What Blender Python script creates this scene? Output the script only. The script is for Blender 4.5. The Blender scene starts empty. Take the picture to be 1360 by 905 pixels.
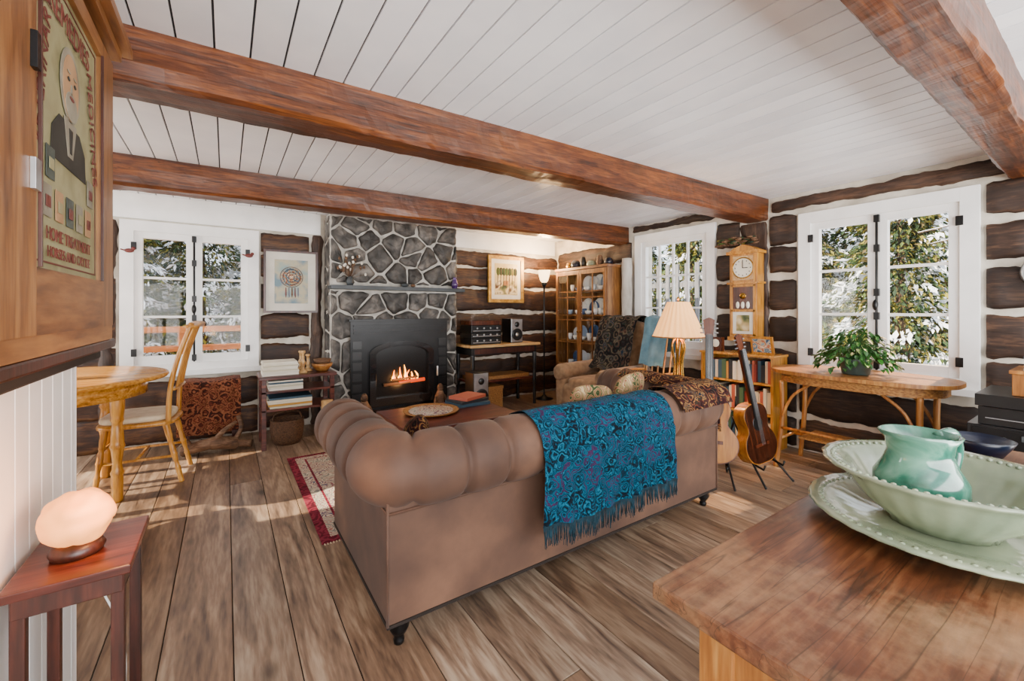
import bpy, bmesh, math, random
from mathutils import Vector, Matrix, noise
random.seed(7)
R=random.random
def U(a,b): return a+(b-a)*R()
W,D,CE,FR,LW=4.45,5.27,2.4,-2.6,-2.6
# ---------------------------------------------------------------- materials
def lin(c):
    if isinstance(c,str):
        c=[int(c[i:i+2],16)/255 for i in (0,2,4)]
        c=[x/12.92 if x<=.04045 else ((x+.055)/1.055)**2.4 for x in c]
    return (c[0],c[1],c[2],1)
def newmat(name):
    m=bpy.data.materials.new(name); m.use_nodes=True
    nt=m.node_tree; b=nt.nodes['Principled BSDF']; return m,nt,b
def ramp(nt,cols,interp='LINEAR'):
    r=nt.nodes.new('ShaderNodeValToRGB'); r.color_ramp.interpolation=interp
    e=r.color_ramp.elements
    while len(e)<len(cols): e.new(.5)
    for i,(p,c) in enumerate(cols): e[i].position=p
    for i,(p,c) in enumerate(cols): e[i].color=lin(c)
    return r
def coords(nt,st,isl=True):
    tc=nt.nodes.new('ShaderNodeTexCoord'); mp=nt.nodes.new('ShaderNodeMapping')
    mp.inputs['Scale'].default_value=st
    g=nt.nodes.new('ShaderNodeNewGeometry')
    if isl:
        ml=nt.nodes.new('ShaderNodeMath'); ml.operation='MULTIPLY'; ml.inputs[1].default_value=23.
        nt.links.new(g.outputs['Random Per Island'],ml.inputs[0])
        ad=nt.nodes.new('ShaderNodeVectorMath'); ad.operation='ADD'
        nt.links.new(tc.outputs['Object'],ad.inputs[0]); nt.links.new(ml.outputs[0],ad.inputs[1])
        nt.links.new(ad.outputs[0],mp.inputs[0])
    else: nt.links.new(tc.outputs['Object'],mp.inputs[0])
    return mp.outputs[0],g.outputs['Random Per Island']
def MT(name,c1,c2=None,sc=5,st=(1,1,1),rough=.5,bump=0,metal=0,isl=0,sheen=0,detail=5,lo=.35,hi=.65,c3=None,coat=0,dist=0):
    m,nt,b=newmat(name)
    b.inputs['Roughness'].default_value=rough; b.inputs['Metallic'].default_value=metal
    b.inputs['Sheen Weight'].default_value=sheen; b.inputs['Coat Weight'].default_value=coat
    v,rnd=coords(nt,st,isl>0)
    n=nt.nodes.new('ShaderNodeTexNoise'); n.inputs['Scale'].default_value=sc; n.inputs['Detail'].default_value=detail
    n.inputs['Distortion'].default_value=dist
    nt.links.new(v,n.inputs['Vector'])
    cols=[(lo,c1),(hi,c2 or c1)]
    if c3: cols=[(lo,c1),((lo+hi)/2,c2),(hi,c3)]
    r=ramp(nt,cols); nt.links.new(n.outputs['Fac'],r.inputs[0]); out=r.outputs[0]
    if isl>0:
        h=nt.nodes.new('ShaderNodeHueSaturation'); mr=nt.nodes.new('ShaderNodeMapRange')
        mr.inputs[3].default_value=1-isl; mr.inputs[4].default_value=1+isl
        nt.links.new(rnd,mr.inputs[0]); nt.links.new(mr.outputs[0],h.inputs['Value']); nt.links.new(out,h.inputs['Color']); out=h.outputs[0]
    nt.links.new(out,b.inputs['Base Color'])
    if bump:
        bp=nt.nodes.new('ShaderNodeBump'); bp.inputs['Strength'].default_value=bump; bp.inputs['Distance'].default_value=.01
        nt.links.new(n.outputs['Fac'],bp.inputs['Height']); nt.links.new(bp.outputs[0],b.inputs['Normal'])
    return m
def WOOD(name,dk,md,lt,axis=0,rough=.4,isl=.15,bump=.25,fine=26,sc=2.2,coat=0,knots=False,cross=8,worn=None,alt=None,fmix=.38,wlo=.47,cracks=False):
    m,nt,b=newmat(name); b.inputs['Roughness'].default_value=rough; b.inputs['Coat Weight'].default_value=coat
    st=[cross]*3; st[axis]=.7
    v,rnd=coords(nt,st)
    n=nt.nodes.new('ShaderNodeTexNoise'); n.inputs['Scale'].default_value=sc; n.inputs['Detail'].default_value=6; n.inputs['Distortion'].default_value=1.2
    n2=nt.nodes.new('ShaderNodeTexNoise'); n2.inputs['Scale'].default_value=fine/2; n2.inputs['Detail'].default_value=3
    nt.links.new(v,n.inputs['Vector']); nt.links.new(v,n2.inputs['Vector'])
    mx=nt.nodes.new('ShaderNodeMix'); mx.inputs[0].default_value=fmix
    nt.links.new(n.outputs['Fac'],mx.inputs[2]); nt.links.new(n2.outputs['Fac'],mx.inputs[3])
    r=ramp(nt,[(.33,dk),(.5,md),(.66,lt)]); nt.links.new(mx.outputs[0],r.inputs[0])
    h=nt.nodes.new('ShaderNodeHueSaturation'); mr=nt.nodes.new('ShaderNodeMapRange')
    mr.inputs[3].default_value=1-isl; mr.inputs[4].default_value=1+isl
    nt.links.new(rnd,mr.inputs[0]); nt.links.new(mr.outputs[0],h.inputs['Value']); nt.links.new(r.outputs[0],h.inputs['Color'])
    out=h.outputs[0]
    if alt:
        m7=nt.nodes.new('ShaderNodeMath'); m7.operation='MULTIPLY'; m7.inputs[1].default_value=7.3; nt.links.new(rnd,m7.inputs[0])
        fr=nt.nodes.new('ShaderNodeMath'); fr.operation='FRACT'; nt.links.new(m7.outputs[0],fr.inputs[0])
        mm=nt.nodes.new('ShaderNodeMix'); mm.data_type='RGBA'; mm.blend_type='MULTIPLY'
        nt.links.new(fr.outputs[0],mm.inputs[0]); nt.links.new(out,mm.inputs[6]); mm.inputs[7].default_value=lin(alt); out=mm.outputs[2]
    if worn:
        v3,_=coords(nt,(1,1,1)); nw=nt.nodes.new('ShaderNodeTexNoise'); nw.inputs['Scale'].default_value=3.2; nw.inputs['Detail'].default_value=9; nw.inputs['Roughness'].default_value=.68
        nt.links.new(v3,nw.inputs['Vector']); wr=ramp(nt,[(wlo,'000000'),(wlo+.21,'ffffff')]); nt.links.new(nw.outputs['Fac'],wr.inputs[0])
        mm=nt.nodes.new('ShaderNodeMix'); mm.data_type='RGBA'; ml=nt.nodes.new('ShaderNodeMath'); ml.operation='MULTIPLY'; ml.inputs[1].default_value=.6
        nt.links.new(wr.outputs[0],ml.inputs[0]); nt.links.new(ml.outputs[0],mm.inputs[0]); nt.links.new(out,mm.inputs[6]); mm.inputs[7].default_value=lin(worn); out=mm.outputs[2]
    if cracks:
        st4=[9,9,9]; st4[axis]=.35
        v4,_=coords(nt,st4); nc=nt.nodes.new('ShaderNodeTexNoise'); nc.inputs['Scale'].default_value=3.5; nc.inputs['Detail'].default_value=2; nc.inputs['Distortion'].default_value=.4
        nt.links.new(v4,nc.inputs['Vector']); cr_=ramp(nt,[(.485,'ffffff'),(.5,'180b06'),(.515,'ffffff')]); nt.links.new(nc.outputs['Fac'],cr_.inputs[0])
        mm=nt.nodes.new('ShaderNodeMix'); mm.data_type='RGBA'; mm.blend_type='MULTIPLY'; mm.inputs[0].default_value=.6
        nt.links.new(out,mm.inputs[6]); nt.links.new(cr_.outputs[0],mm.inputs[7]); out=mm.outputs[2]
    if knots:
        st2=[2.6,2.6,2.6]; st2[axis]=1.3
        v2,_=coords(nt,st2)
        vo=nt.nodes.new('ShaderNodeTexVoronoi'); vo.inputs['Scale'].default_value=1.0
        nt.links.new(v2,vo.inputs['Vector'])
        kr=ramp(nt,[(.03,'3a2010'),(.10,'ffffff')]); nt.links.new(vo.outputs['Distance'],kr.inputs[0])
        mm=nt.nodes.new('ShaderNodeMix'); mm.data_type='RGBA'; mm.blend_type='MULTIPLY'; mm.inputs[0].default_value=.75
        nt.links.new(out,mm.inputs[6]); nt.links.new(kr.outputs[0],mm.inputs[7]); out=mm.outputs[2]
    nt.links.new(out,b.inputs['Base Color'])
    bp=nt.nodes.new('ShaderNodeBump'); bp.inputs['Strength'].default_value=bump; bp.inputs['Distance'].default_value=.004
    nt.links.new(mx.outputs[0],bp.inputs['Height']); nt.links.new(bp.outputs[0],b.inputs['Normal'])
    return m
def EMIT(name,c,s,base=None):
    m,nt,b=newmat(name); b.inputs['Base Color'].default_value=lin(base or c)
    b.inputs['Emission Color'].default_value=lin(c); b.inputs['Emission Strength'].default_value=s
    return m
def PATTERN(name,cols,sc=10,rough=.9,freq=26,interp='LINEAR',warp=.25,sheen=0,amp=.22):
    m,nt,b=newmat(name); b.inputs['Roughness'].default_value=rough; b.inputs['Sheen Weight'].default_value=sheen; b.inputs['Specular IOR Level'].default_value=.2
    v,_=coords(nt,(1,1,1),False)
    n=nt.nodes.new('ShaderNodeTexNoise'); n.inputs['Scale'].default_value=sc*1.3; nt.links.new(v,n.inputs['Vector'])
    sb=nt.nodes.new('ShaderNodeVectorMath'); sb.operation='SCALE'; sb.inputs['Scale'].default_value=warp/ sc*2
    nt.links.new(n.outputs['Color'],sb.inputs[0])
    ad=nt.nodes.new('ShaderNodeVectorMath'); ad.operation='ADD'; nt.links.new(v,ad.inputs[0]); nt.links.new(sb.outputs[0],ad.inputs[1])
    vo=nt.nodes.new('ShaderNodeTexVoronoi'); vo.inputs['Scale'].default_value=sc; nt.links.new(ad.outputs[0],vo.inputs['Vector'])
    mu=nt.nodes.new('ShaderNodeMath'); mu.operation='MULTIPLY'; mu.inputs[1].default_value=freq; nt.links.new(vo.outputs['Distance'],mu.inputs[0])
    si=nt.nodes.new('ShaderNodeMath'); si.operation='SINE'; nt.links.new(mu.outputs[0],si.inputs[0])
    n2=nt.nodes.new('ShaderNodeTexNoise'); n2.inputs['Scale'].default_value=sc*.6; nt.links.new(v,n2.inputs['Vector'])
    mr=nt.nodes.new('ShaderNodeMath'); mr.operation='MULTIPLY_ADD'; mr.inputs[1].default_value=amp; nt.links.new(si.outputs[0],mr.inputs[0]); nt.links.new(n2.outputs['Fac'],mr.inputs[2])
    r=ramp(nt,cols,interp); nt.links.new(mr.outputs[0],r.inputs[0]); nt.links.new(r.outputs[0],b.inputs['Base Color'])
    return m
def MULTI(name,cols,rough=.6):
    m,nt,b=newmat(name); b.inputs['Roughness'].default_value=rough
    g=nt.nodes.new('ShaderNodeNewGeometry')
    r=ramp(nt,[(i/len(cols),c) for i,c in enumerate(cols)],'CONSTANT')
    nt.links.new(g.outputs['Random Per Island'],r.inputs[0]); nt.links.new(r.outputs[0],b.inputs['Base Color'])
    return m
def GLASS(name,tint=(1,1,1),g=.06):
    m=bpy.data.materials.new(name); m.use_nodes=True; nt=m.node_tree; nt.nodes.clear()
    o=nt.nodes.new('ShaderNodeOutputMaterial'); t=nt.nodes.new('ShaderNodeBsdfTransparent'); t.inputs[0].default_value=(*tint,1)
    gl=nt.nodes.new('ShaderNodeBsdfGlossy'); gl.inputs['Roughness'].default_value=.03
    mx=nt.nodes.new('ShaderNodeMixShader'); mx.inputs[0].default_value=g
    nt.links.new(t.outputs[0],mx.inputs[1]); nt.links.new(gl.outputs[0],mx.inputs[2]); nt.links.new(mx.outputs[0],o.inputs[0]); return m

m_floor=WOOD('floor_pine','54443a','8d7764','b6a48f',1,.38,.18,.4,knots=True,alt='c2ab92',fmix=.32,cross=6)
m_gap=MT('dark_gap','1c120b',rough=.9)
m_ceil=MT('ceiling_white','eceef3','f8f9fc',3,rough=.36,isl=.06)
m_ceilgap=MT('ceiling_gap','34363a',rough=.9)
m_plaster=MT('chinking_plaster','b5ad9e','dcd5c7',6,rough=.85,bump=.8)
m_log=WOOD('log_dark','170d08','382013','62401f',0,.62,.38,1.0,knots=True,cross=6)
m_logy=WOOD('log_dark_y','130c08','2e1e15','523a2a',1,.62,.38,1.0,knots=True,cross=6)
m_logz=WOOD('log_dark_z','1d120c','392519','5a4130',2,.6,.3,1.0)
m_beam=WOOD('beam_wood','230f07','542a12','7d471f',0,.36,.06,.9,knots=True,worn='6a4428',cracks=True,wlo=.52)
m_white=MT('white_paint','e9e9e7','f6f5f3',4,rough=.35)
m_black=MT('black_iron','0b0b0c','161617',8,rough=.35,metal=.4)
m_blackp=MT('black_plastic','0a0a0b','121213',8,rough=.35)
m_glass=GLASS('window_glass',g=.01)
m_cglass=GLASS('cabinet_glass',(.97,.98,.98),.03)
m_stone=MT('field_stone','242321','4c4844',9,rough=.65,bump=1.0,isl=.5,c3='7c756d',detail=10,lo=.3,hi=.72)
m_mortar=MT('mortar','a8a399','cdc8be',12,rough=.9,bump=.5)
m_slate=MT('slate','2e3335','43494c',6,rough=.5,bump=.2)
m_sofa=MT('brown_velvet','39241a','543a2b',3,rough=.7,bump=.22,sheen=.05,c3='74523d',lo=.3,hi=.74,detail=11)
m_oak=WOOD('oak','4a2a14','7d5029','9c6d3d',2,.4,.08,.3,cross=5)
m_oaky=WOOD('oak_y','4a2a14','7d5029','9c6d3d',1,.4,.08,.3,cross=5)
m_pine=WOOD('golden_pine','7c4a14','b27828','cf9a48',2,.3,.06,.15)
m_pinex=WOOD('golden_pine_x','7c4a14','b27828','cf9a48',0,.22,.06,.15)
m_red=WOOD('mahogany','2e1109','52231a','743b28',0,.28,.08,.15)
m_redz=WOOD('mahogany_z','220f09','3c1b12','56291c',2,.35,.08,.15)
m_table=WOOD('worn_table_top','361a0d','5f351e','8a5a38',0,.32,.06,.3,coat=.08,cross=6,sc=2.0,worn='b08c66',fmix=.4,wlo=.49,cracks=True)
m_tleg=WOOD('table_leg_pine','6d3e18','96602a','b48344',2,.4,.06,.2)
m_cab=WOOD('cabinet_oak','4c2c12','7a4e24','9c6c36',2,.4,.08,.2)
m_desk=WOOD('desk_top','946638','bc9560','d8b880',0,.3,.08,.2)
m_celadon=MT('celadon_glaze','76836c','9aa488',7,rough=.13,coat=.4)
m_jug=MT('green_glaze','17443a','30705e',11,rough=.12,coat=.5,c3='74a890',lo=.3,hi=.72,dist=1)
m_cream=MT('cream_cloth','bba888','d2c3a6',12,rough=.9,sheen=.1)
m_taupe=MT('armchair_taupe','75593f','947657',14,rough=.9,sheen=.1)
m_green=MT('leaf_green','143c10','2f6a1e',9,rough=.45,isl=.3)
m_pot=MT('pot_grey','2d3834','45534d',8,rough=.5)
m_wick=MT('wicker','3c2415','68472b',60,st=(1,1,2.5),rough=.7,bump=.8)
m_wickl=MT('wicker_light','76491e','a87638',50,st=(1,1,2),rough=.6,bump=.6)
m_teal=PATTERN('teal_paisley',[(.2,'020c16'),(.36,'042638'),(.46,'064c66'),(.54,'032436'),(.62,'0b6c88'),(.7,'061a30'),(.82,'3a1f44')],19,freq=20,warp=.5)
m_fringe=MT('teal_fringe','031a22','053848',30,rough=.9)
m_plaid=PATTERN('dark_paisley',[(.2,'08090b'),(.38,'3c1012'),(.48,'0c3224'),(.6,'5a1616'),(.7,'94703a'),(.85,'0a1e30')],15,freq=22,warp=.4)
m_wool=PATTERN('dark_wool_plaid',[(.2,'07090c'),(.38,'1c1418'),(.5,'14302c'),(.6,'3c1a1a'),(.72,'545040'),(.85,'102236')],12,freq=16,warp=.2)
m_floral=PATTERN('floral_cushion',[(.25,'36462a'),(.45,'b49c6c'),(.6,'782e2a'),(.8,'c4b084')],14,freq=20)
m_rugf=PATTERN('rug_field',[(.25,'7c7a76'),(.42,'bfb29c'),(.55,'cdc4b0'),(.68,'905450'),(.85,'586478')],13,freq=24,warp=.4)
m_rugb=PATTERN('rug_border',[(.25,'4a0e1c'),(.5,'6c182c'),(.8,'842c3e')],14,freq=18)
m_tapes=PATTERN('red_tapestry',[(.25,'2a140c'),(.45,'5c2818'),(.6,'825034'),(.8,'46200e')],16,freq=14,warp=.5)
m_blue=MT('blue_cloth','3c667a','6a92a4',6,rough=.9,sheen=.1)
m_books=MULTI('book_spines',['7a2a22','d8cfb8','2d4a5c','b8862f','3f5a3c','e8e2d4','5a2440','222428','a8523a','c9c1a8'])
m_dish=MULTI('china_glaze',['f4f4f0','dfe4ea','8fa3bf','f1efe8','4b6795','e5e8ec'],.2)
m_paper=MT('paper','d8d0bc','e6e1d2',5,rough=.8)
m_snow=MT('snow','e6ecf6','f8fafc',2,rough=.7,bump=.2)
m_leaf=MULTI('cedar_foliage',['142a11','28401a','42521c','6c661e','1c3416','7c761e','0f200d','544822'],.8)
m_bark=MT('bark','3a2c22','5a4636',20,rough=.9,bump=.6)
m_cdeck=WOOD('deck_rail','8a4818','b87028','d08c40',0,.6,.05,.2)
m_grey=WOOD('weathered_fence','4a4a4c','67676a','848486',2,.8,.1,.3)
m_fire=EMIT('flame','ff7a12',7); m_fire2=EMIT('flame_core','ffa030',10)
m_ember=EMIT('ember','ff4a10',1.2,'20100a')
m_brass=MT('brass','8a6424','b88c3e',10,rough=.25,metal=.9)
m_shade=EMIT('lamp_shade','ffa852',1.5,'e2b478')
m_torch=EMIT('torch_shade','ffd090',6,'fff0d8')
m_salt=EMIT('salt_crystal','ff9a48',1.7,'e0a060')
m_tin=MT('tin_sign','77734f','938e68',7,rough=.5,c3='857e5a')
m_tinred=MT('tin_red','561c18','6c2c26',10,rough=.5)
m_dkcloth=MT('dark_suit','1c1c18','2c2c26',10,rough=.7)
m_skin=MT('portrait_skin','94704e','ad8862',10,rough=.6)
m_hair=MT('portrait_hair','6f6a5c','928c7a',10,rough=.6)
m_drift=WOOD('driftwood','33200f','5e4028','80634a',0,.7,.1,.6)
m_navy=MT('navy_enamel','060c1a','0e1a30',8,rough=.3)
m_spruce=WOOD('guitar_top','7d4414','9c6220','b47830',2,.25,.03,.1)
m_gside=WOOD('guitar_side','2c1208','4a2212','66341c',2,.25,.03,.1)
m_sil=MT('silver','9a9c9e','c0c2c4',8,rough=.3,metal=.8)
m_artA=PATTERN('dreamcatcher_art',[(.2,'3c4f6a'),(.4,'8fa0a6'),(.55,'c9b48c'),(.7,'a8573a'),(.85,'e8dcc0')],16,freq=12,sheen=0)
m_artB=PATTERN('landscape_art',[(.2,'3a4a38'),(.4,'7c7a50'),(.55,'b8a070'),(.7,'d8c9a0'),(.85,'5a4030')],10,freq=5,sheen=0)
m_gold=MT('gilt_frame','98702a','c49a48',20,rough=.4,metal=.3)
m_mat=MT('mat_board','d0cabc','e0dbd0',5,rough=.9)
m_post=MT('birch_post','8f877c','d6d0c6',5,st=(1,1,.4),rough=.8,bump=.6)

# ---------------------------------------------------------------- mesh builder
class O:
    def __init__(s,name): s.name=name; s.v=[]; s.f=[]; s.m=[]; s.s=[]; s.mats=[]; s.M=Matrix()
    def add(s,vs,fs,mat,smooth=False):
        o=len(s.v); s.v+= [s.M@Vector(p) for p in vs]
        if mat not in s.mats: s.mats.append(mat)
        k=s.mats.index(mat)
        for f in fs: s.f.append([i+o for i in f]); s.m.append(k); s.s.append(smooth)
    def box(s,x0,x1,y0,y1,z0,z1,mat):
        s.add([(x0,y0,z0),(x1,y0,z0),(x1,y1,z0),(x0,y1,z0),(x0,y0,z1),(x1,y0,z1),(x1,y1,z1),(x0,y1,z1)],
          [(0,3,2,1),(4,5,6,7),(0,1,5,4),(1,2,6,5),(2,3,7,6),(3,0,4,7)],mat)
    def lathe(s,c,prof,mat,n=28,axis='Z',wob=0,nw=12,caps=True):
        vs=[];fs=[]
        for (r,z) in prof:
            for i in range(n):
                a=2*math.pi*i/n; rr=r*(1+wob*math.cos(nw*a))
                p=(rr*math.cos(a),rr*math.sin(a),z)
                if axis=='X': p=(p[2],p[0],p[1])
                if axis=='Y': p=(p[0],p[2],p[1])
                vs.append((c[0]+p[0],c[1]+p[1],c[2]+p[2]))
        for j in range(len(prof)-1):
            for i in range(n):
                k=(i+1)%n; fs.append((j*n+i,j*n+k,(j+1)*n+k,(j+1)*n+i))
        if caps and prof[0][0]>1e-4: fs.append(tuple(range(n))[::-1])
        if caps and prof[-1][0]>1e-4: fs.append(tuple((len(prof)-1)*n+i for i in range(n)))
        s.add(vs,fs,mat,True)
    def tube(s,pts,r,mat,n=10,sq=1.0):
        pts=[Vector(p) for p in pts]; N=len(pts)
        rs=r if isinstance(r,(list,tuple)) else [r]*N
        t=[(pts[min(i+1,N-1)]-pts[max(i-1,0)]).normalized() for i in range(N)]
        up=Vector((0,0,1)) if abs(t[0].z)<.9 else Vector((1,0,0))
        a=t[0].cross(up).normalized(); vs=[];fs=[]
        for i in range(N):
            a=(a-t[i]*a.dot(t[i])).normalized(); b=t[i].cross(a)
            for k in range(n):
                w=2*math.pi*k/n; vs.append(pts[i]+a*math.cos(w)*rs[i]+b*math.sin(w)*rs[i]*sq)
        for i in range(N-1):
            for k in range(n):
                q=(k+1)%n; fs.append((i*n+k,i*n+q,(i+1)*n+q,(i+1)*n+k))
        fs.append(tuple(range(n))[::-1]); fs.append(tuple((N-1)*n+k for k in range(n)))
        s.add(vs,fs,mat,True)
    def turned(s,p0,p1,r,mat,n=12,bul=2):
        p0=Vector(p0);p1=Vector(p1);K=40;pts=[];rs=[]
        for i in range(K+1):
            q=i/K; pts.append(p0.lerp(p1,q))
            f=.70+.30*abs(math.sin(q*math.pi*bul*1.5))
            if i%9 in(3,) : f*=1.2
            if q<.12 or q>.9: f=1.0
            rs.append(r*f*(1-.25*q))
        s.tube(pts,rs,mat,n)
    def ell(s,c,rad,mat,e=1.0,n=24,jit=0):
        def pw(x): return math.copysign(abs(x)**e,x)
        vs=[];fs=[];h=n//2
        for j in range(h+1):
            ph=-math.pi/2+math.pi*j/h
            for i in range(n):
                th=2*math.pi*i/n
                p=Vector((pw(math.cos(ph))*pw(math.cos(th)),pw(math.cos(ph))*pw(math.sin(th)),pw(math.sin(ph))))
                if jit: p*=1+jit*noise.noise(p*2.5+Vector(c)*9)
                vs.append((c[0]+p.x*rad[0],c[1]+p.y*rad[1],c[2]+p.z*rad[2]))
        for j in range(h):
            for i in range(n):
                k=(i+1)%n; fs.append((j*n+i,j*n+k,(j+1)*n+k,(j+1)*n+i))
        s.add(vs,fs,mat,True)
    def sheet(s,grid,mat,smooth=True):
        nu=len(grid);nv=len(grid[0]);vs=[p for row in grid for p in row]
        fs=[(i*nv+j,(i+1)*nv+j,(i+1)*nv+j+1,i*nv+j+1) for i in range(nu-1) for j in range(nv-1)]
        s.add(vs,fs,mat,smooth)
    def prism(s,poly,fn0,fn1,mat,smooth=False):
        n=len(poly); vs=[fn0(p) for p in poly]+[fn1(p) for p in poly]
        fs=[tuple(range(n))[::-1],tuple(range(n,2*n))]+[(i,(i+1)%n,(i+1)%n+n,i+n) for i in range(n)]
        s.add(vs,fs,mat,smooth)
    def done(s,loc=(0,0,0),rot=(0,0,0),bevel=0,parent=None,solid=0):
        me=bpy.data.meshes.new(s.name); me.from_pydata([tuple(v) for v in s.v],[],s.f)
        for m in s.mats: me.materials.append(m)
        for p,k,sm in zip(me.polygons,s.m,s.s): p.material_index=k; p.use_smooth=sm
        bm=bmesh.new(); bm.from_mesh(me)
        bmesh.ops.recalc_face_normals(bm,faces=bm.faces); bm.to_mesh(me); bm.free()
        ob=bpy.data.objects.new(s.name,me); bpy.context.scene.collection.objects.link(ob)
        ob.location=loc; ob.rotation_euler=rot
        if solid:
            md=ob.modifiers.new('sol','SOLIDIFY'); md.thickness=solid
        if bevel:
            md=ob.modifiers.new('bev','BEVEL'); md.width=bevel; md.segments=2; md.limit_method='ANGLE'; md.angle_limit=math.radians(50)
        if parent: ob.parent=parent
        return ob
def catm(P,k=8):
    P=[Vector(p) for p in P]; out=[]
    for i in range(len(P)-1):
        a=P[max(i-1,0)];b=P[i];c=P[i+1];d=P[min(i+2,len(P)-1)]
        for j in range(k):
            t=j/k; out.append(.5*((2*b)+(c-a)*t+(2*a-5*b+4*c-d)*t*t+(3*b-a-3*c+d)*t**3))
    out.append(P[-1]); return out
def area(name,loc,rot,sx,sy,pw,col):
    l=bpy.data.lights.new(name,'AREA'); l.shape='RECTANGLE'; l.size=sx; l.size_y=sy; l.energy=pw; l.color=col
    o=bpy.data.objects.new(name,l); o.location=loc; o.rotation_euler=rot; bpy.context.scene.collection.objects.link(o); return o
def point(name,loc,pw,col,r=.05):
    l=bpy.data.lights.new(name,'POINT'); l.energy=pw; l.color=col; l.shadow_soft_size=r
    o=bpy.data.objects.new(name,l); o.location=loc; bpy.context.scene.collection.objects.link(o); return o

# ---------------------------------------------------------------- room shell
o=O('floor'); o.box(LW,W+.2,FR,D+.2,-.06,-.006,m_gap)
x=LW
while x<W:
    w=U(.17,.25); x1=min(x+w,W); y=FR
    while y<D:
        L=U(2.0,4.6); y1=min(y+L,D)
        o.box(x+.002,x1-.002,y+.0015,y1-.0015,-.02,0,m_floor); y=y1
    x=x1
o.done(bevel=.002)
o=O('ceiling'); o.box(LW-.2,W+.25,FR,D+.25,CE+.012,CE+.15,m_ceilgap)
x=LW
while x<W:
    x1=min(x+.128,W); o.box(x+.004,x1-.004,FR,D,CE,CE+.02,m_ceil); x=x1
o.done(bevel=.003)

def wb(o,side,pl,a0,a1,d0,d1,z0,z1,mat):
    if side=='back': o.box(a0,a1,pl-d1,pl-d0,z0,z1,mat)
    elif side=='right': o.box(pl-d1,pl-d0,a0,a1,z0,z1,mat)
    else: o.box(pl+d0,pl+d1,a0,a1,z0,z1,mat)
def wp(side,pl,a,d,z):
    return (a,pl-d,z) if side=='back' else ((pl-d,a,z) if side=='right' else (pl+d,a,z))
WIN={'back':[(-.81,.29,.68,2.14)],'right':[(.617,1.76,.70,2.19),(2.57,3.66,.76,2.26)],'left':[(3.3,5.15,.10,2.2)]}
def wall(name,side,pl,A0,A1):
    o=O(name); th=.26; cur=A0
    for (a0,a1,z0,z1) in sorted(WIN[side]):
        a0+=.04;a1-=.04;z0+=.04;z1-=.04
        wb(o,side,pl,cur,a0,-th,0,0,CE,m_plaster); wb(o,side,pl,a0,a1,-th,0,0,z0,m_plaster); wb(o,side,pl,a0,a1,-th,0,z1,CE,m_plaster); cur=a1
    wb(o,side,pl,cur,A1,-th,0,0,CE,m_plaster); return o.done()
w_back=wall('wall_back','back',D,LW-.26,W+.26); w_right=wall('wall_right','right',W,FR,D); w_left=wall('wall_left','left',LW,FR,D)
o=O('trim_2'); o.box(LW,.9,D-.02,D-.001,2.16,CE-.001,m_white); o.box(2.5,W-.06,D-.02,D-.001,2.17,CE-.001,m_white); o.done(bevel=.003)

def logs(name,side,pl,items,mat,parent,dep=.035):
    o=O(name)
    for (a0,a1,z0,z1,vert) in items:
        L=(z1-z0) if vert else (a1-a0); n=max(5,int(L/.03)); rows=[]
        sd=R()*50; tp=U(-.02,.02)
        for i in range(n+1):
            q=i/n
            def J(k): return noise.noise((q*L*2.6,sd+k,0))*.030+noise.noise((q*L*9,sd+k,5))*.018+noise.noise((q*L*25,sd+k,9))*.009
            def K(k): return noise.noise((q*L*6,sd+k,1))*.024+noise.noise((q*L*20,sd+k,4))*.010
            e=.010 if i in(0,n) else 0
            c0,c1=(a0+J(0),a1+J(9)) if vert else (z0+J(0)+tp*(q-.5),z1+J(9)-tp*(q-.5)); lp=(z0 if vert else a0)+q*L
            if i in (0,n): c0+=.008; c1-=.008
            cs=[(c0,-.02),(c0+.005,dep*.6-e),(c0+(c1-c0)*.12,dep-e+K(20)),(c0+(c1-c0)*.38,dep+.004-e+K(30)),(c0+(c1-c0)*.62,dep+.004-e+K(40)),(c1-(c1-c0)*.12,dep-e+K(50)),(c1-.005,dep*.6-e),(c1,-.02)]
            rows.append([wp(side,pl,c,d,lp) if vert else wp(side,pl,lp,d,c) for c,d in cs])
        o.sheet(rows,mat)
        o.add(rows[0],[tuple(range(8))],mat); o.add(rows[-1],[tuple(range(8))],mat)
    ob=o.done(); ob.parent=parent; return ob
Z=[(.02,.29),(.33,.61),(.65,.93),(.975,1.26),(1.305,1.59),(1.635,1.895),(1.935,2.14)]
def jz(z): return z+U(-.022,.022)
it=[]
for (z0,z1) in Z:
    it.append((LW,-.84,jz(z0),jz(z1),0)); it.append((.31,.78,jz(z0),jz(z1),0)); it.append((2.5,W-.01,jz(z0),jz(z1),0))
    if z1<.66: it.append((-.8,.28,z0,z1,0))
logs('logs_back','back',D,it,m_log,w_back,.03)
logs('posts_back','back',D,[(.80,.92,0,2.15,1),(-.95,-.84,0,2.13,1)],m_logz,w_back,.045)
it=[]
for (z0,z1) in Z[:6]+[(1.94,2.22)]:
    it.append((3.74,D-.06,jz(z0),jz(z1),0)); it.append((1.79,2.02,jz(z0),jz(z1),0)); it.append((2.32,2.56,jz(z0),jz(z1),0)); it.append((.36,.59,jz(z0),jz(z1),0)); it.append((-1.2,.33,jz(z0),jz(z1),0))
    if z1<.66: it.append((.62,1.76,z0,z1,0)); it.append((2.57,3.66,z0,z1,0))
it.append((.36,2.0,2.25,2.36,0)); it.append((2.3,3.7,2.3,2.38,0))
logs('logs_right','right',W,it,m_logy,w_right,.03)
logs('posts_right','right',W,[(2.04,2.30,0,2.18,1)],m_logz,w_right,.015)

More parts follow.
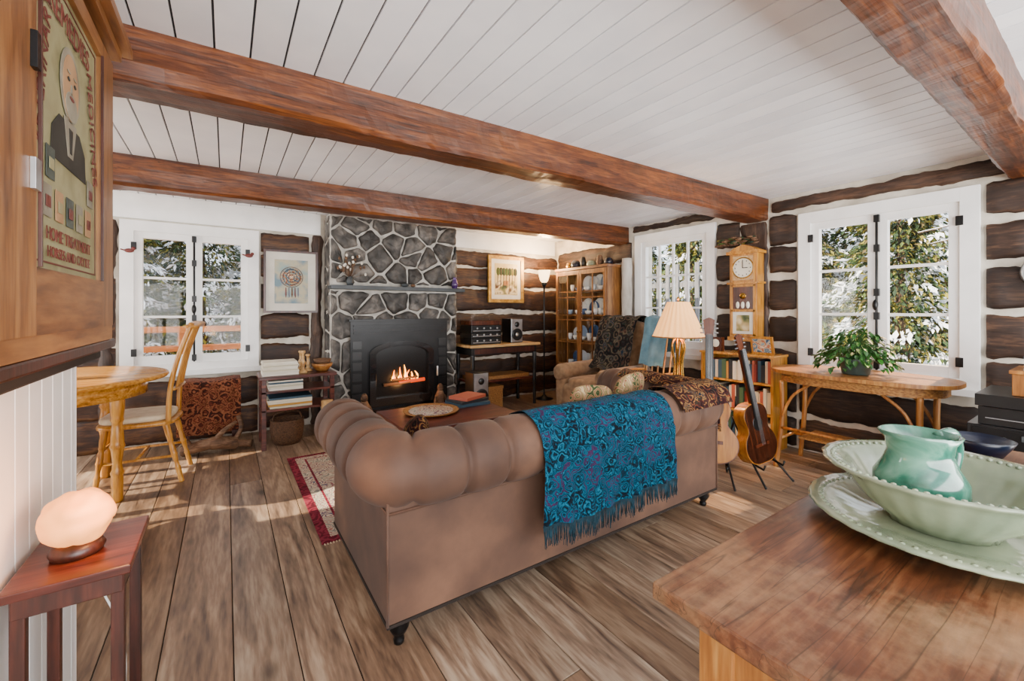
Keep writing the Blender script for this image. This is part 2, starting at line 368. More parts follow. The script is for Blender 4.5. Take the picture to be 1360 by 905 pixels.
def window(name,side,pl,a0,a1,z0,z1,rows=3,cols=1,single=False):
    o=O(name); B=lambda *a:wb(o,side,pl,*a)
    cw=.10
    B(a0,a0+cw,-.1,.045,z0,z1,m_white); B(a1-cw,a1,-.1,.045,z0,z1,m_white)
    B(a0+cw,a1-cw,-.1,.045,z1-cw,z1,m_white); B(a0+cw,a1-cw,-.1,.045,z0,z0+cw,m_white)
    B(a0-.02,a1+.02,.045,.075,z0-.02,z0+.03,m_white)
    B(a0+.04,a1-.04,-.26,-.1,z0+.04,z0+.07,m_white)
    ia0,ia1,iz0,iz1=a0+cw,a1-cw,z0+cw,z1-cw; mid=(ia0+ia1)/2
    sashes=[(ia0,ia1)] if single else [(ia0,mid-.004),(mid+.004,ia1)]
    st=.06
    for (s0,s1) in sashes:
        B(s0,s0+st,-.035,.025,iz0,iz1,m_white); B(s1-st,s1,-.035,.025,iz0,iz1,m_white)
        B(s0+st,s1-st,-.035,.025,iz1-st,iz1,m_white); B(s0+st,s1-st,-.035,.025,iz0,iz0+st+.02,m_white)
        g0,g1,h0,h1=s0+st,s1-st,iz0+st+.02,iz1-st
        for r in range(1,rows):
            z=h0+(h1-h0)*r/rows; B(g0,g1,-.02,.012,z-.011,z+.011,m_white)
        for c in range(1,cols):
            a=g0+(g1-g0)*c/cols; B(a-.011,a+.011,-.02,.011,h0,h1,m_white)
        B(g0,g1,-.006,-.003,h0,h1,m_glass)
    if not single:
        o.tube([wp(side,pl,mid,.045,iz0+.01),wp(side,pl,mid,.045,iz1-.01)],.009,m_black,8)
        for z in (iz0+.05,iz0+(iz1-iz0)*.35,iz0+(iz1-iz0)*.5,iz0+(iz1-iz0)*.78,iz1-.04):
            B(mid-.018,mid+.018,.025,.055,z-.03,z+.03,m_black)
        o.ell(wp(side,pl,mid,.075,iz0+(iz1-iz0)*.42),(.02,.02,.045),m_black)
        for a in (ia0,ia1):
            for z in (iz0+.12,iz1-.14): B(a-.02,a+.02,.04,.052,z-.035,z+.035,m_black)
    return o.done(bevel=.003)
window('window_1','back',D,*WIN['back'][0])
window('window_2','right',W,*WIN['right'][0])
window('window_3','right',W,*WIN['right'][1],rows=3,cols=4,single=True)
window('window_4','left',LW,*WIN['left'][0])

def beam(name,x0,x1,ya,yb,wd,z0,z1):
    o=O(name); n=200; rows=[]
    for i in range(n+1):
        q=i/n; x=x0+(x1-x0)*q; y=ya+(yb-ya)*q
        j=[noise.noise((x*1.8,k*7+ya,1))*.012+noise.noise((x*8,k*5+ya,3))*.005+noise.noise((x*22,k*5+ya,6))*.003 for k in range(10)]
        rows.append([(x,y+j[0]*.4,z1),(x,y+j[6]*.6,z0+(z1-z0)*.6),(x,y+j[8]*.6,z0+(z1-z0)*.35),(x,y+j[1],z0+.02),(x,y+.018,z0+j[2]),(x,y+wd*.5,z0+j[7]*.6),(x,y+wd-.018,z0+j[3]),(x,y+wd+j[4],z0+.02),(x,y+wd,z1)])
    o.sheet(rows,m_beam,False); o.add(rows[0],[tuple(range(9))],m_beam); o.add(rows[-1],[tuple(range(9))],m_beam)
    return o.done()
beam('ceiling_beam',LW,W,2.24,2.04,.22,2.185,CE)
beam('ceiling_beam',LW,W,4.06,3.79,.2,2.18,CE)
beam('ceiling_beam',-.2,W,.30,.30,.19,2.19,CE)
o=O('wall_partition'); o.box(-.62,-.412,-.6,1.91,0,1.14,m_gap)
y=-.6
while y<1.9:
    y1=min(y+.085,1.91); o.box(-.412,-.40,y+.002,y1-.002,0,1.14,m_white); y=y1
o.box(-.62,-.40,1.91,1.922,0,1.14,m_white)
o.done(bevel=.002)
o=O('trim_1'); o.box(-.64,-.31,-.6,1.945,1.175,1.205,m_redz); o.box(-.63,-.345,-.6,1.935,1.14,1.175,m_gap); o.done(bevel=.006)

# ---------------------------------------------------------------- wall cabinet with tin sign
o=O('advertising_wall_cabinet'); X=-.325
o.box(-.60,X,.7,1.88,1.206,2.13,m_oak)
o.box(-.61,X+.015,.69,1.89,1.206,1.25,m_oaky)
o.box(X,X+.02,.85,1.20,1.25,2.1,m_oak); o.box(X,X+.02,1.72,1.87,1.25,2.1,m_oak)
o.box(X,X+.02,1.20,1.72,1.25,1.385,m_oaky); o.box(X,X+.02,1.20,1.72,2.05,2.1,m_oaky)
o.box(X+.02,X+.026,1.205,1.212,1.385,2.05,m_redz); o.box(X+.02,X+.026,1.708,1.715,1.385,2.05,m_redz)
o.box(-.62,X+.035,.66,1.91,2.13,2.16,m_oaky); o.box(-.64,X+.06,.64,1.935,2.16,2.19,m_oaky)
o.box(X,X+.008,1.20,1.72,1.385,2.05,m_tin)
o.box(X+.02,X+.028,1.165,1.195,1.53,1.59,m_sil); o.box(X+.02,X+.03,1.165,1.185,1.76,1.83,m_black)
F=X+.009
def flat(poly,mat,dx=0): o.prism(poly,lambda p:(F+dx,p[0],p[1]),lambda p:(F+dx+.001,p[0],p[1]),mat)
for (a,b,c_,d_) in ((1.22,1.70,1.40,1.404),(1.22,1.70,2.03,2.034),(1.22,1.224,1.40,2.034),(1.696,1.70,1.40,2.034)): flat([(a,c_),(b,c_),(b,d_),(a,d_)],m_tinred)
def ellp(cy,cz,ry,rz,n=24): return [(cy+ry*math.cos(2*math.pi*i/n),cz+rz*math.sin(2*math.pi*i/n)) for i in range(n)]
flat([(1.32,1.64),(1.60,1.64),(1.59,1.71),(1.54,1.75),(1.38,1.75),(1.33,1.71)],m_dkcloth)
flat([(1.44,1.67),(1.48,1.67),(1.51,1.76),(1.41,1.76)],m_hair,.001); flat([(1.452,1.68),(1.468,1.68),(1.475,1.74),(1.445,1.74)],m_dkcloth,.002)
flat(ellp(1.46,1.845,.078,.09),m_hair,.001); flat(ellp(1.46,1.84,.062,.08),m_skin,.002); flat(ellp(1.46,1.795,.045,.035),m_hair,.003); flat(ellp(1.46,1.815,.018,.005),m_tinred,.004)
for e in (-.025,.025): flat(ellp(1.46+e,1.855,.009,.005),m_dkcloth,.004); flat(ellp(1.46+e,1.872,.014,.003),m_hair,.004)
flat(ellp(1.46,1.837,.007,.014),m_hair,.003)
for k,(yy,zz) in enumerate([(1.27,1.5),(1.35,1.5),(1.43,1.5),(1.51,1.5),(1.59,1.5),(1.29,1.585),(1.61,1.585)]):
    w_,h_=.055,.07
    flat([(yy,zz),(yy+w_,zz),(yy+w_,zz+h_),(yy,zz+h_)],[m_hair,m_skin,m_pot][k%3],.001)
    flat([(yy+.012,zz+.02),(yy+.043,zz+.02),(yy+.043,zz+.045),(yy+.012,zz+.045)],[m_tinred,m_tin][k%2],.003)
cab=o.done(bevel=.002)
def text(name,s,size,loc,rot,mat,parent):
    c=bpy.data.curves.new(name,'FONT'); c.body=s; c.size=size; c.align_x='CENTER'; c.extrude=.0006
    t=bpy.data.objects.new(name+'_tmp',c); bpy.context.scene.collection.objects.link(t)
    bpy.context.view_layer.update()
    me=bpy.data.meshes.new_from_object(t.evaluated_get(bpy.context.evaluated_depsgraph_get()))
    bpy.data.objects.remove(t); me.materials.clear(); me.materials.append(mat)
    ob=bpy.data.objects.new(name,me); bpy.context.scene.collection.objects.link(ob); ob.location=loc; ob.rotation_euler=rot; ob.parent=parent
h=math.pi/2
text('sign_text_1','VETERINARY',.062,(F+.003,1.285,1.80),(h,-h*.86,h),m_tinred,cab)
text('sign_text_2','MEDICINES',.062,(F+.003,1.635,1.80),(h,h*.86,h),m_tinred,cab)
text('sign_text_3','HOME TREATMENT',.040,(F+.003,1.46,1.452),(h,0,h),m_tinred,cab)
text('sign_text_4','HORSES AND CATTLE',.034,(F+.003,1.46,1.415),(h,0,h),m_tinred,cab)
text('sign_text_5','REMEDIES',.075,(F+.003,1.46,1.955),(h,0,h),m_tinred,cab)

# ---------------------------------------------------------------- small stand + salt lamp
o=O('plant_stand_table'); o.box(-.385,-.18,1.285,1.57,.70,.72,m_red); o.box(-.37,-.195,1.30,1.555,.655,.70,m_redz)
for x in (-.36,-.205):
    for y in (1.315,1.54): o.box(x-.012,x+.012,y-.012,y+.012,0,.70,m_redz)
o.box(-.36,-.2,1.31,1.545,.2,.215,m_redz)
o.done(bevel=.003)
o=O('salt_lamp'); o.lathe((-.293,1.415,.721),[(.0,0),(.045,0),(.05,.012),(.042,.03),(0,.03)],m_redz,28)
o.ell((-.293,1.415,.72+.086),(.066,.068,.064),m_salt,jit=.12,n=44)
o.tube(catm([(-.35,1.5,.72),(-.34,1.6,.66),(-.25,1.62,.4),(-.24,1.6,.2),(-.3,1.65,.01)]),.003,m_white,6)
o.done()
point('salt_lamp_light',(-.20,1.32,.9),5,(1,.40,.13),.05)

# ---------------------------------------------------------------- sofa
o=O('chesterfield_sofa')
zc,RR=.672,.145
xa,xb,yb,yf=.53,2.66,1.60,2.46
cr=.12
def arc(cx,cy,a0,a1,n): return [Vector((cx+cr*math.cos(a0+(a1-a0)*i/n),cy+cr*math.sin(a0+(a1-a0)*i/n),zc)) for i in range(n+1)]
raw=[Vector((xa,yf,zc))]+arc(xa+cr,yb+cr,math.pi,1.5*math.pi,10)+arc(xb-cr,yb+cr,1.5*math.pi,2*math.pi,10)+[Vector((xb,yf,zc))]
seg=[];L=0
for i in range(len(raw)-1):
    a,b=raw[i],raw[i+1]; l=(b-a).length; n=max(1,int(l/.011))
    for k in range(n): seg.append((a.lerp(b,k/n),L+l*k/n))
    L+=l
seg.append((raw[-1],L)); pts=[p for p,_ in seg]; rs=[]
pitch=L/19
for p,s_ in seg:
    q=(s_/pitch+.5)%1.0; dd=min(q,1-q)*pitch
    g=math.exp(-(dd/.016)**2); bul=min(dd/(pitch/2),1)
    r=RR*(.945+.06*math.sqrt(bul))*(1-.15*g)
    e=min(s_,L-s_)
    if e<.03: r*=.8+.2*math.sqrt(max(0,1-(1-e/.03)**2))
    rs.append(r)
o.tube(pts,rs,m_sofa,40)
def rb(x0,x1,y0,y1,z0,z1,e=.12): 
    o.ell(((x0+x1)/2,(y0+y1)/2,(z0+z1)/2),((x1-x0)/2,(y1-y0)/2,(z1-z0)/2),m_sofa,e,40)
o.box(.50,2.69,1.56,1.76,.12,.62,m_sofa)
o.box(.50,.70,1.76,2.50,.12,.62,m_sofa); o.box(2.49,2.69,1.76,2.50,.12,.62,m_sofa)
o.box(.70,2.49,1.76,2.48,.12,.32,m_sofa)
for i in range(3):
    c=.70+.597*(i+.5); rb(c-.3,c+.3,1.78,2.54,.30,.48,.35)
for i in range(6):
    c=.70+.298*(i+.5); o.ell((c,1.80,.58),(.15,.08,.16),m_sofa,.6)
for x in (.6,2.59):
    xx=xa if x<1 else xb
    o.lathe((xx,yf+.0,zc),[(.0,.05),(.06,.052),(.12,.045),(.135,.02),(.135,-.02)],m_sofa,36,'Y')
    o.lathe((xx,yf+.055,zc),[(.0,.012),(.012,.01),(.018,0)],m_brass,16,'Y')
zp=.537
o.tube([(.497,2.5,zp),(.497,1.557,zp),(2.693,1.557,zp),(2.693,2.5,zp)],.006,m_sofa,8)
o.tube([(.497,1.557,.12),(.497,1.557,.62)],.006,m_sofa,8); o.tube([(2.693,1.557,.12),(2.693,1.557,.62)],.006,m_sofa,8)
o.box(.495,2.695,1.555,2.50,.11,.122,m_gap)
for x in (.56,2.63):
    for y in (1.615,2.44):
        o.lathe((x,y,0),[(.012,0),(.02,.004),(.022,.02),(.016,.03),(.03,.048),(.04,.07),(.034,.09),(.04,.10),(.04,.115)],m_black,20)
o.done()

def drape(name,mat,x0,x1,a_start,zend,along='x',cxy=1.60,rad=.156,fr=.07,sgn=-1,seed=3,extra=None,mf=None):
    o=O(name); nu=90; rows=[]; prof=[]
    for k in range(18):
        a=math.radians(a_start+(180-a_start)*k/17); prof.append((math.cos(a)*rad,zc+math.sin(a)*rad,0))
    for k in range(1,16):
        q=k/15; prof.append((-rad-.004,zc+(zend-zc)*q,q))
    n=len(prof)
    for i in range(nu+1):
        u=i/nu; row=[]
        for j,(h_,z,q) in enumerate(prof):
            wv=(math.sin(u*31+seed)+.6*math.sin(u*57+seed*2)+.4*math.sin(u*13))*.014*q + noise.noise((u*7,j*.25,seed))*.010*(.35+q)
            skew=.03*math.sin(j/n*3+seed)*(u-.5)
            a=x0+(x1-x0)*u+skew; hh=h_-abs(wv)*1.0-.004
            if q==0: hh=h_*(1+.03*noise.noise((u*9,j*.4,seed))); 
            zz=z+ (.012*math.sin(u*6+seed) if q>0 else 0)*q + (0.010*noise.noise((u*8,j*.3,seed+4)))
            if along=='x': row.append((a,cxy+hh*(-sgn),zz))
            else: row.append((cxy+hh*(-sgn),a,zz))
        rows.append(row)
    o.sheet(rows,mat)
    for i in range(0,nu*3):
        u=i/(nu*3); p=Vector(rows[int(u*nu)][-1]).lerp(Vector(rows[min(int(u*nu)+1,nu)][-1]),(u*nu)%1)
        e=p+Vector((U(-.012,.012),U(-.008,.004),-fr*U(.75,1.1)))
        o.tube([p,(p+e)/2+Vector((U(-.004,.004),0,0)),e],[.003,.0024,.0015],mf or mat,4)
    return o.done()
drape('teal_throw_blanket',m_teal,1.13,2.08,25,.36,'x',1.60,.158,.09,-1,3,mf=m_fringe)
drape('paisley_throw_blanket',m_plaid,1.60,2.28,40,.50,'y',2.66,.160,.05,+1,8)
o=O('paisley_shawl'); 
rows=[]
for i in range(40):
    u=i/39; row=[]
    for j in range(24):
        a=math.radians(35+130*j/23); rr=.166+.014*noise.noise((u*6,j*.3,2))
        row.append((2.16+.52*u,1.60+math.cos(a)*rr,zc+math.sin(a)*rr))
    rows.append(row)
o.sheet(rows,m_plaid); o.done()
def cushion(name,loc,rot,size,mat):
    o=O(name); o.ell((0,0,0),size,mat,.55,28)
    for i,v in enumerate(o.v):
        f=max(abs(v.x)/size[0],abs(v.z)/size[2]); v.y*=max(.15,1-.75*f**3)
    return o.done(loc,rot)
cushion('floral_cushion',(2.28,1.97,.69),(.3,0,.3),(.20,.07,.19),m_floral)
cushion('throw_pillow',(1.93,1.98,.66),(.3,.1,-.1),(.17,.07,.17),m_floral)
cushion('throw_pillow',(.88,2.28,.57),(.25,.25,1.3),(.19,.07,.14),m_plaid)
# ---------------------------------------------------------------- rug + coffee table
o=O('area_rug'); o.box(.44,2.75,2.52,4.14,.001,.008,m_rugb); o.box(.495,2.695,2.575,4.085,.008,.0095,m_rugf); o.box(.56,2.63,2.64,4.02,.0095,.0105,m_rugb)
o.box(.575,2.615,2.655,4.005,.0105,.012,m_rugf)
for i in range(150):
    for yy,s in ((2.52,-1),(4.14,1)):
        x=.45+2.29*i/149; o.box(x,x+.006,min(yy,yy+.015*s),max(yy,yy+.015*s),.001,.005,m_cream)
o.done()
o=O('coffee_table'); o.box(1.08,2.08,2.95,3.70,.385,.42,m_red); o.box(1.13,2.03,3.0,3.65,.31,.385,m_redz)
for x in (1.16,2.0):
    for y in (3.03,3.62): o.turned((x,y,.38),(x,y,.012),.035,m_redz)
o.done(bevel=.006)
o=O('round_lace_tray'); c=(1.47,3.42,.42); o.lathe(c,[(0,0),(.2,0),(.235,.012),(.24,.022),(.225,.02),(.2,.012),(0,.012)],m_wickl,40); o.lathe(c,[(0,.0125),(.19,.0125),(.19,.016),(0,.016)],m_rugf,40); o.done()
o=O('stack_of_books')
for i,(w,d,hh) in enumerate([(.17,.13,.03),(.16,.12,.025),(.14,.11,.03)]):
    z=.42+sum([.03,.025,.03][:i]); o.M=Matrix.Translation((1.88,3.52,z))@Matrix.Rotation(.2*i,4,'Z'); o.box(-w,w,-d,d,0,hh-.001,m_books)
o.done(bevel=.002)

# ---------------------------------------------------------------- fireplace
FX0,FX1,FY=.945,2.47,4.95
def cells(x0,x1,z0,z1,nx,nz,seed):
    rnd=random.Random(seed); P=[]
    for j in range(-1,nz+1):
        for i in range(-1,nx+1):
            if rnd.random()<.10: continue
            P.append((x0+(x1-x0)*(i+.5+(.25 if j%2 else -.25)+rnd.uniform(-.40,.40))/nx, z0+(z1-z0)*(j+.5+rnd.uniform(-.38,.38))/nz))
    out=[]
    for p in P:
        poly=[(x0,z0),(x1,z0),(x1,z1),(x0,z1)]
        for q in P:
            if q is p: continue
            mx,mz=(p[0]+q[0])/2,(p[1]+q[1])/2; nx_,nz_=q[0]-p[0],q[1]-p[1]
            s=lambda t:(t[0]-mx)*nx_+(t[1]-mz)*nz_
            new=[]
            for k in range(len(poly)):
                a,b=poly[k],poly[(k+1)%len(poly)]; sa,sb=s(a),s(b)
                if sa<=0: new.append(a)
                if sa*sb<0: t=sa/(sa-sb); new.append((a[0]+(b[0]-a[0])*t,a[1]+(b[1]-a[1])*t))
            poly=new
            if len(poly)<3: break
        if len(poly)>=3:
            A=abs(sum(poly[k][0]*poly[(k+1)%len(poly)][1]-poly[(k+1)%len(poly)][0]*poly[k][1] for k in range(len(poly))))/2
            if A>.004: out.append(poly)
    return out
def stones(o,cl,fn):
    for poly in cl:
        cx=sum(p[0] for p in poly)/len(poly); cz=sum(p[1] for p in poly)/len(poly)
        ring=[]
        for k in range(len(poly)):
            a,b=poly[k],poly[(k+1)%len(poly)]
            for t in (.09,.30,.5,.70,.91): ring.append((a[0]+(b[0]-a[0])*t,a[1]+(b[1]-a[1])*t))
        n=len(ring); vs=[]; th=R()*.018
        for (g,dp) in ((.014,-.01),(.015,.014+th),(.025,.030+th),(.05,.038+th),(.09,.040+th)):
            for (x,z) in ring:
                d=math.hypot(x-cx,z-cz)+1e-6; gg=min(g+.016*noise.noise((x*10,z*10,3)),d*.8); jj=.022*noise.noise((x*13,z*13,g*25))
                vs.append(fn(x+(cx-x)*gg/d,z+(cz-z)*gg/d,dp+jj*(dp>0)))
        vs.append(fn(cx,cz,.042+th)); fs=[]
        for r in range(4):
            for i in range(n): k=(i+1)%n; fs.append((r*n+i,r*n+k,(r+1)*n+k,(r+1)*n+i))
        for i in range(n): fs.append((4*n+i,4*n+(i+1)%n,5*n))
        o.add(vs,fs,m_stone,True)
o=O('stone_fireplace')
o.box(FX0,FX1,FY,D-.022,0,2.36,m_mortar)
stones(o,cells(FX0,FX1,1.60,2.35,5,4,21),lambda x,z,d:(x,FY-d,z))
stones(o,cells(FX0,FX1,.02,1.52,6,6,5),lambda x,z,d:(x,FY-d,z))
stones(o,cells(FY+.01,D-.06,.02,2.35,1,9,8),lambda y,z,d:(FX0-d*.3,y,z))
stones(o,cells(FY+.01,D-.06,.02,2.35,1,9,9),lambda y,z,d:(FX1+d*.6,y,z))
o.box(FX0-.02,FX1+.05,FY-.16,FY+.04,1.53,1.57,m_slate)
o.box(FX0+.1,FX1-.02,4.42,FY,.0,.045,m_mortar)
for i in range(6):
    for j in range(2): 
        xx=FX0+.11+i*.232; yy=4.43+j*.26; o.box(xx,xx+.224,yy,yy+.252,.045,.055,m_slate)
o.done(bevel=.002)
o=O('fireplace_insert'); a0,a1,zt,Y0=1.14,2.31,1.17,4.87
o.box(a0,a1,Y0,FY-.07,.057,zt,m_black)
for z in (zt-.06,zt-.1,zt-.14): o.box(a0+.03,a1-.03,Y0-.012,Y0,z,z+.02,m_black)
o.box(a0-.02,a1+.02,Y0-.02,Y0+.02,zt,zt+.025,m_black)
for i in range(7):
    for x in (a0+.02,a1-.12): o.box(x,x+.10,Y0-.008,Y0,.14+i*.12,.23+i*.12,m_blackp)
b0,b1,zb,zs=1.34,2.11,.20,.80
def archpts(i0,i1,z0,zs,rise,n=20):
    c=(i0+i1)/2; return [(i0,z0),(i1,z0)]+[(c+(i1-i0)/2*math.cos(math.pi*k/n),zs+rise*math.sin(math.pi*k/n)) for k in range(n+1)]
A=archpts(b0,b1,zb,zs,.14); Bq=archpts(b0+.07,b1-.07,zb+.09,zs-.02,.10)
n=len(A)
vs=[(p[0],Y0-.05,p[1]) for p in A]+[(p[0],Y0-.05,p[1]) for p in Bq]+[(p[0],Y0,p[1]) for p in A]+[(p[0],Y0,p[1]) for p in Bq]
fs=[]
for i in range(n):
    k=(i+1)%n; fs+= [(i,k,n+k,n+i),(i,k,2*n+k,2*n+i),(n+i,n+k,3*n+k,3*n+i)]
m_sheen=MT('enamel_black','101012','1c1c1f',8,rough=.18,coat=.6)
o.add(vs,fs,m_sheen)
o.box(1.22,2.23,Y0-.06,Y0,.07,.17,m_sheen); o.tube([(2.14,Y0-.09,.5),(2.14,Y0-.09,.62)],.012,m_sil)
o.prism(Bq,lambda p:(p[0],Y0-.003,p[1]),lambda p:(p[0],Y0-.001,p[1]),MT('firebox_soot','040303','0a0706',8,rough=.25))
for k,(x,z,w) in enumerate([(1.66,.44,.035),(1.84,.45,.035),(1.75,.49,.03)]): o.tube([(x-.16,Y0-.02,z-.005),(x+.16,Y0-.02,z+.012)],w*.6,m_ember if k==1 else m_drift,10)
for k in range(9):
    x=1.60+k*.038; hh=U(.06,.2)*(1-.5*abs(k-4)/4); p=[(x,Y0-.02,.48),(x+U(-.02,.02),Y0-.022,.48+hh*.5),(x+U(-.03,.03),Y0-.02,.48+hh)]
    o.tube(catm(p,5),[.013*(1-(i/10)**1.5)+.001 for i in range(11)],m_fire if k%2 else m_fire2,8)
o.done(bevel=.004)
point('fire_glow',(1.72,4.7,.45),5,(1,.45,.15),.08)
def carved(name,x,y,z,hh,mat):
    o=O(name); o.lathe((x,y,z),[(0,0),(.055,0),(.06,.02),(.045,.05),(.05,hh*.4),(.06,hh*.6),(.03,hh*.78),(.0,hh*.79)],mat,16,wob=.08,nw=5)
    o.ell((x,y-.005,z+hh*.86),(.035,.035,.05),mat); o.tube(catm([(x-.05,y-.01,z+hh*.62),(x-.075,y-.03,z+hh*.4),(x-.02,y-.06,z+hh*.35)]),.014,mat); o.tube(catm([(x+.05,y-.01,z+hh*.62),(x+.075,y-.03,z+hh*.4),(x+.02,y-.06,z+hh*.35)]),.014,mat); o.done()
carved('carved_wood_figure',1.19,4.50,.056,.38,m_drift); carved('carved_wood_figure',2.10,4.62,.056,.38,m_drift)
o=O('dried_flower_vase'); c=(1.13,4.84,1.571); o.lathe(c,[(0,0),(.03,0),(.045,.04),(.03,.08),(.022,.1),(.0,.1)],m_slate,16)
for i in range(26):
    a=U(0,6.28); r=U(.03,.16); hh=U(.18,.36)-r*.4; p=(c[0]+r*math.cos(a),c[1]-.03+r*.4*math.sin(a),c[2]+hh); o.tube([(c[0],c[1],c[2]+.08),p],.002,m_drift,4); o.ell(p,(.014,.014,.018),m_mat if i%2 else m_drift,n=8)
o.done()
o=O('purple_vase'); o.lathe((2.40,4.84,1.571),[(0,0),(.03,0),(.045,.05),(.03,.1),(.02,.13),(.03,.14),(0,.135)],MT('purple_glass','3a2050','6a4a88',8,rough=.2),18); o.done()
o=O('mantel_ornament'); o.ell((1.75,4.84,1.595),(.05,.03,.024),m_slate); o.ell((1.85,4.84,1.592),(.03,.03,.02),m_drift); o.done()

# ---------------------------------------------------------------- pictures
def picture(name,x0,x1,z0,z1,fm,art,mt=.09,fw=.03,extra=None):
    o=O(name); y=D-.068; Y=lambda d:y-d
    o.box(x0,x1,Y(.03),Y(0),z0,z0+fw,fm); o.box(x0,x1,Y(.03),Y(0),z1-fw,z1,fm); o.box(x0,x0+fw,Y(.03),Y(0),z0+fw,z1-fw,fm); o.box(x1-fw,x1,Y(.03),Y(0),z0+fw,z1-fw,fm)
    o.box(x0+fw,x1-fw,Y(.015),Y(0),z0+fw,z1-fw,m_mat)
    o.box(x0+fw+mt,x1-fw-mt,Y(.017),Y(.015),z0+fw+mt,z1-fw-mt,art)
    if extra: extra(o,y-.018)
    o.done(bevel=.002)
def dream(o,y):
    o.lathe((.595,y,1.66),[(0,-.001),(.1,0)],m_artA,36,'Y')
    for r,m in ((.112,m_red),(.085,m_navy),(.055,m_navy),(.028,m_red)): o.lathe((.595,y-.001,1.66),[(r-.005,0),(r-.003,-.003),(r,-.003),(r+.002,0)],m,36,'Y',caps=False)
    for k in range(12):
        a=k*math.pi/6; o.tube([(.595+.03*math.cos(a),y-.002,1.66+.03*math.sin(a)),(.595+.11*math.cos(a+.4),y-.002,1.66+.11*math.sin(a+.4))],.0016,m_navy,4)
    for i in range(5): o.prism([(.535+i*.03,1.545),(.545+i*.03,1.545),(.549+i*.03,1.47-.02*(i%2)),(.540+i*.03,1.43),(.531+i*.03,1.47)],lambda p:(p[0],y-.002,p[1]),lambda p:(p[0],y-.001,p[1]),[m_tinred,m_navy,m_drift][i%3])
picture('framed_dreamcatcher_print',.33,.86,1.27,1.95,m_redz,MT('art_sky','64808c','b8ac8c',6,c3='8aa09c'),.08,.022,dream)
def land(o,y):
    o.prism([(3.22,1.53),(3.60,1.53),(3.60,1.72),(3.5,1.74),(3.4,1.70),(3.3,1.73),(3.22,1.69)],lambda p:(p[0],y-.001,p[1]),lambda p:(p[0],y,p[1]),m_artB)
    for i in range(7):
        x=3.26+i*.05; o.tube([(x,y-.001,1.62),(x+.01,y-.001,1.92)],.005,m_drift,5); o.ell((x+.01,y,1.86),(.035,.003,.06),m_leaf,n=10)
    o.box(3.36,3.45,y-.002,y,1.66,1.73,m_tleg)
picture('gilt_framed_painting',3.10,3.72,1.41,2.09,m_gold,MT('art_gold_sky','b49a5c','d8c690',6),.06,.05,land)
for bx,bz in ((-.74,1.85),(.2,1.87)):
    o=O('red_bird_ornament'); o.ell((bx,D-.06,bz),(.035,.012,.02),m_tinred); o.ell((bx+.03,D-.06,bz+.02),(.016,.01,.016),m_tinred); o.tube([(bx-.03,D-.06,bz),(bx-.06,D-.06,bz+.01)],.007,m_tinred,6); o.done()

# ---------------------------------------------------------------- stereo desk
o=O('stereo_desk'); o.box(2.52,3.62,4.64,5.16,.82,.85,m_desk); o.box(2.56,3.58,4.68,5.13,.72,.82,m_blackp)
o.box(2.6,3.54,4.675,4.68,.735,.805,m_redz)
for x in (2.58,3.56):
    for y in (4.70,5.10): o.turned((x,y,.72),(x,y,0),.03,m_blackp)
o.box(2.57,3.57,4.70,5.1,.36,.385,m_red); o.box(2.62,3.5,4.74,5.05,.385,.43,m_wickl)
o.done(bevel=.004)
o=O('stereo_components')
for i,(z0,z1) in enumerate([(.852,.93),(.935,1.0),(1.005,1.10)]):
    o.box(2.60,3.05,4.76,5.08,z0,z1,m_blackp); o.box(2.62,3.03,4.752,4.76,z0+.02,z0+.03,m_sil)
    for k in range(4): o.lathe((2.68+k*.1,4.755,(z0+z1)/2+.01),[(0,-.012),(.012,-.012),(.013,0)],m_sil,12,'Y')
o.box(2.60,3.05,4.76,5.08,1.103,1.16,m_gside); o.box(2.59,3.06,4.75,5.09,1.16,1.24,m_cglass)
o.done(bevel=.003)
def speaker(name,x,y,z,w,d,hh):
    o=O(name); o.box(x-w/2,x+w/2,y,y+d,z,z+hh,m_blackp); o.box(x-w/2+.008,x+w/2-.008,y-.006,y,z+.008,z+hh-.008,m_sil)
    o.lathe((x,y-.006,z+hh*.34),[(0,-.002),(.03,-.004),(w*.36,-.018),(w*.42,-.012),(w*.42,0)],m_blackp,24,'Y'); o.lathe((x,y-.006,z+hh*.34),[(0,-.016),(.02,-.012),(.028,-.003)],m_sil,16,'Y')
    o.lathe((x,y-.006,z+hh*.76),[(0,-.014),(.02,-.01),(.035,-.006),(.04,0)],m_blackp,20,'Y'); o.done(bevel=.004)
speaker('bookshelf_speaker',3.33,4.80,.851,.2,.22,.33); speaker('bookshelf_speaker',2.40,4.17,.185,.2,.2,.40)
o=O('speaker_stand'); o.box(2.29,2.51,4.16,4.39,0,.02,m_blackp); o.box(2.36,2.44,4.23,4.31,.02,.165,m_blackp); o.box(2.29,2.51,4.16,4.39,.165,.184,m_blackp); o.done()
o=O('cardboard_box'); o.box(2.72,3.05,4.72,4.98,.0,.3,m_wickl); o.box(2.72,3.05,4.7,4.72,.26,.3,m_wickl); o.done(bevel=.004)
o=O('torchiere_floor_lamp'); c=(3.86,4.86,0)
o.lathe(c,[(0,0),(.13,0),(.135,.012),(.05,.03),(.018,.06),(.012,.1),(.012,.9),(.025,.92),(.012,.95),(.012,1.62),(.03,1.66),(.05,1.69),(.02,1.71),(0,1.71)],m_black,24)
o.lathe(c,[(.03,1.70),(.055,1.73),(.075,1.80),(.09,1.88),(.088,1.88),(.07,1.8),(.05,1.735),(.0,1.72)],m_torch,28,wob=.03,nw=10); o.done()
point('torchiere_light',(3.86,4.84,1.98),70,(1,.64,.32),.06)

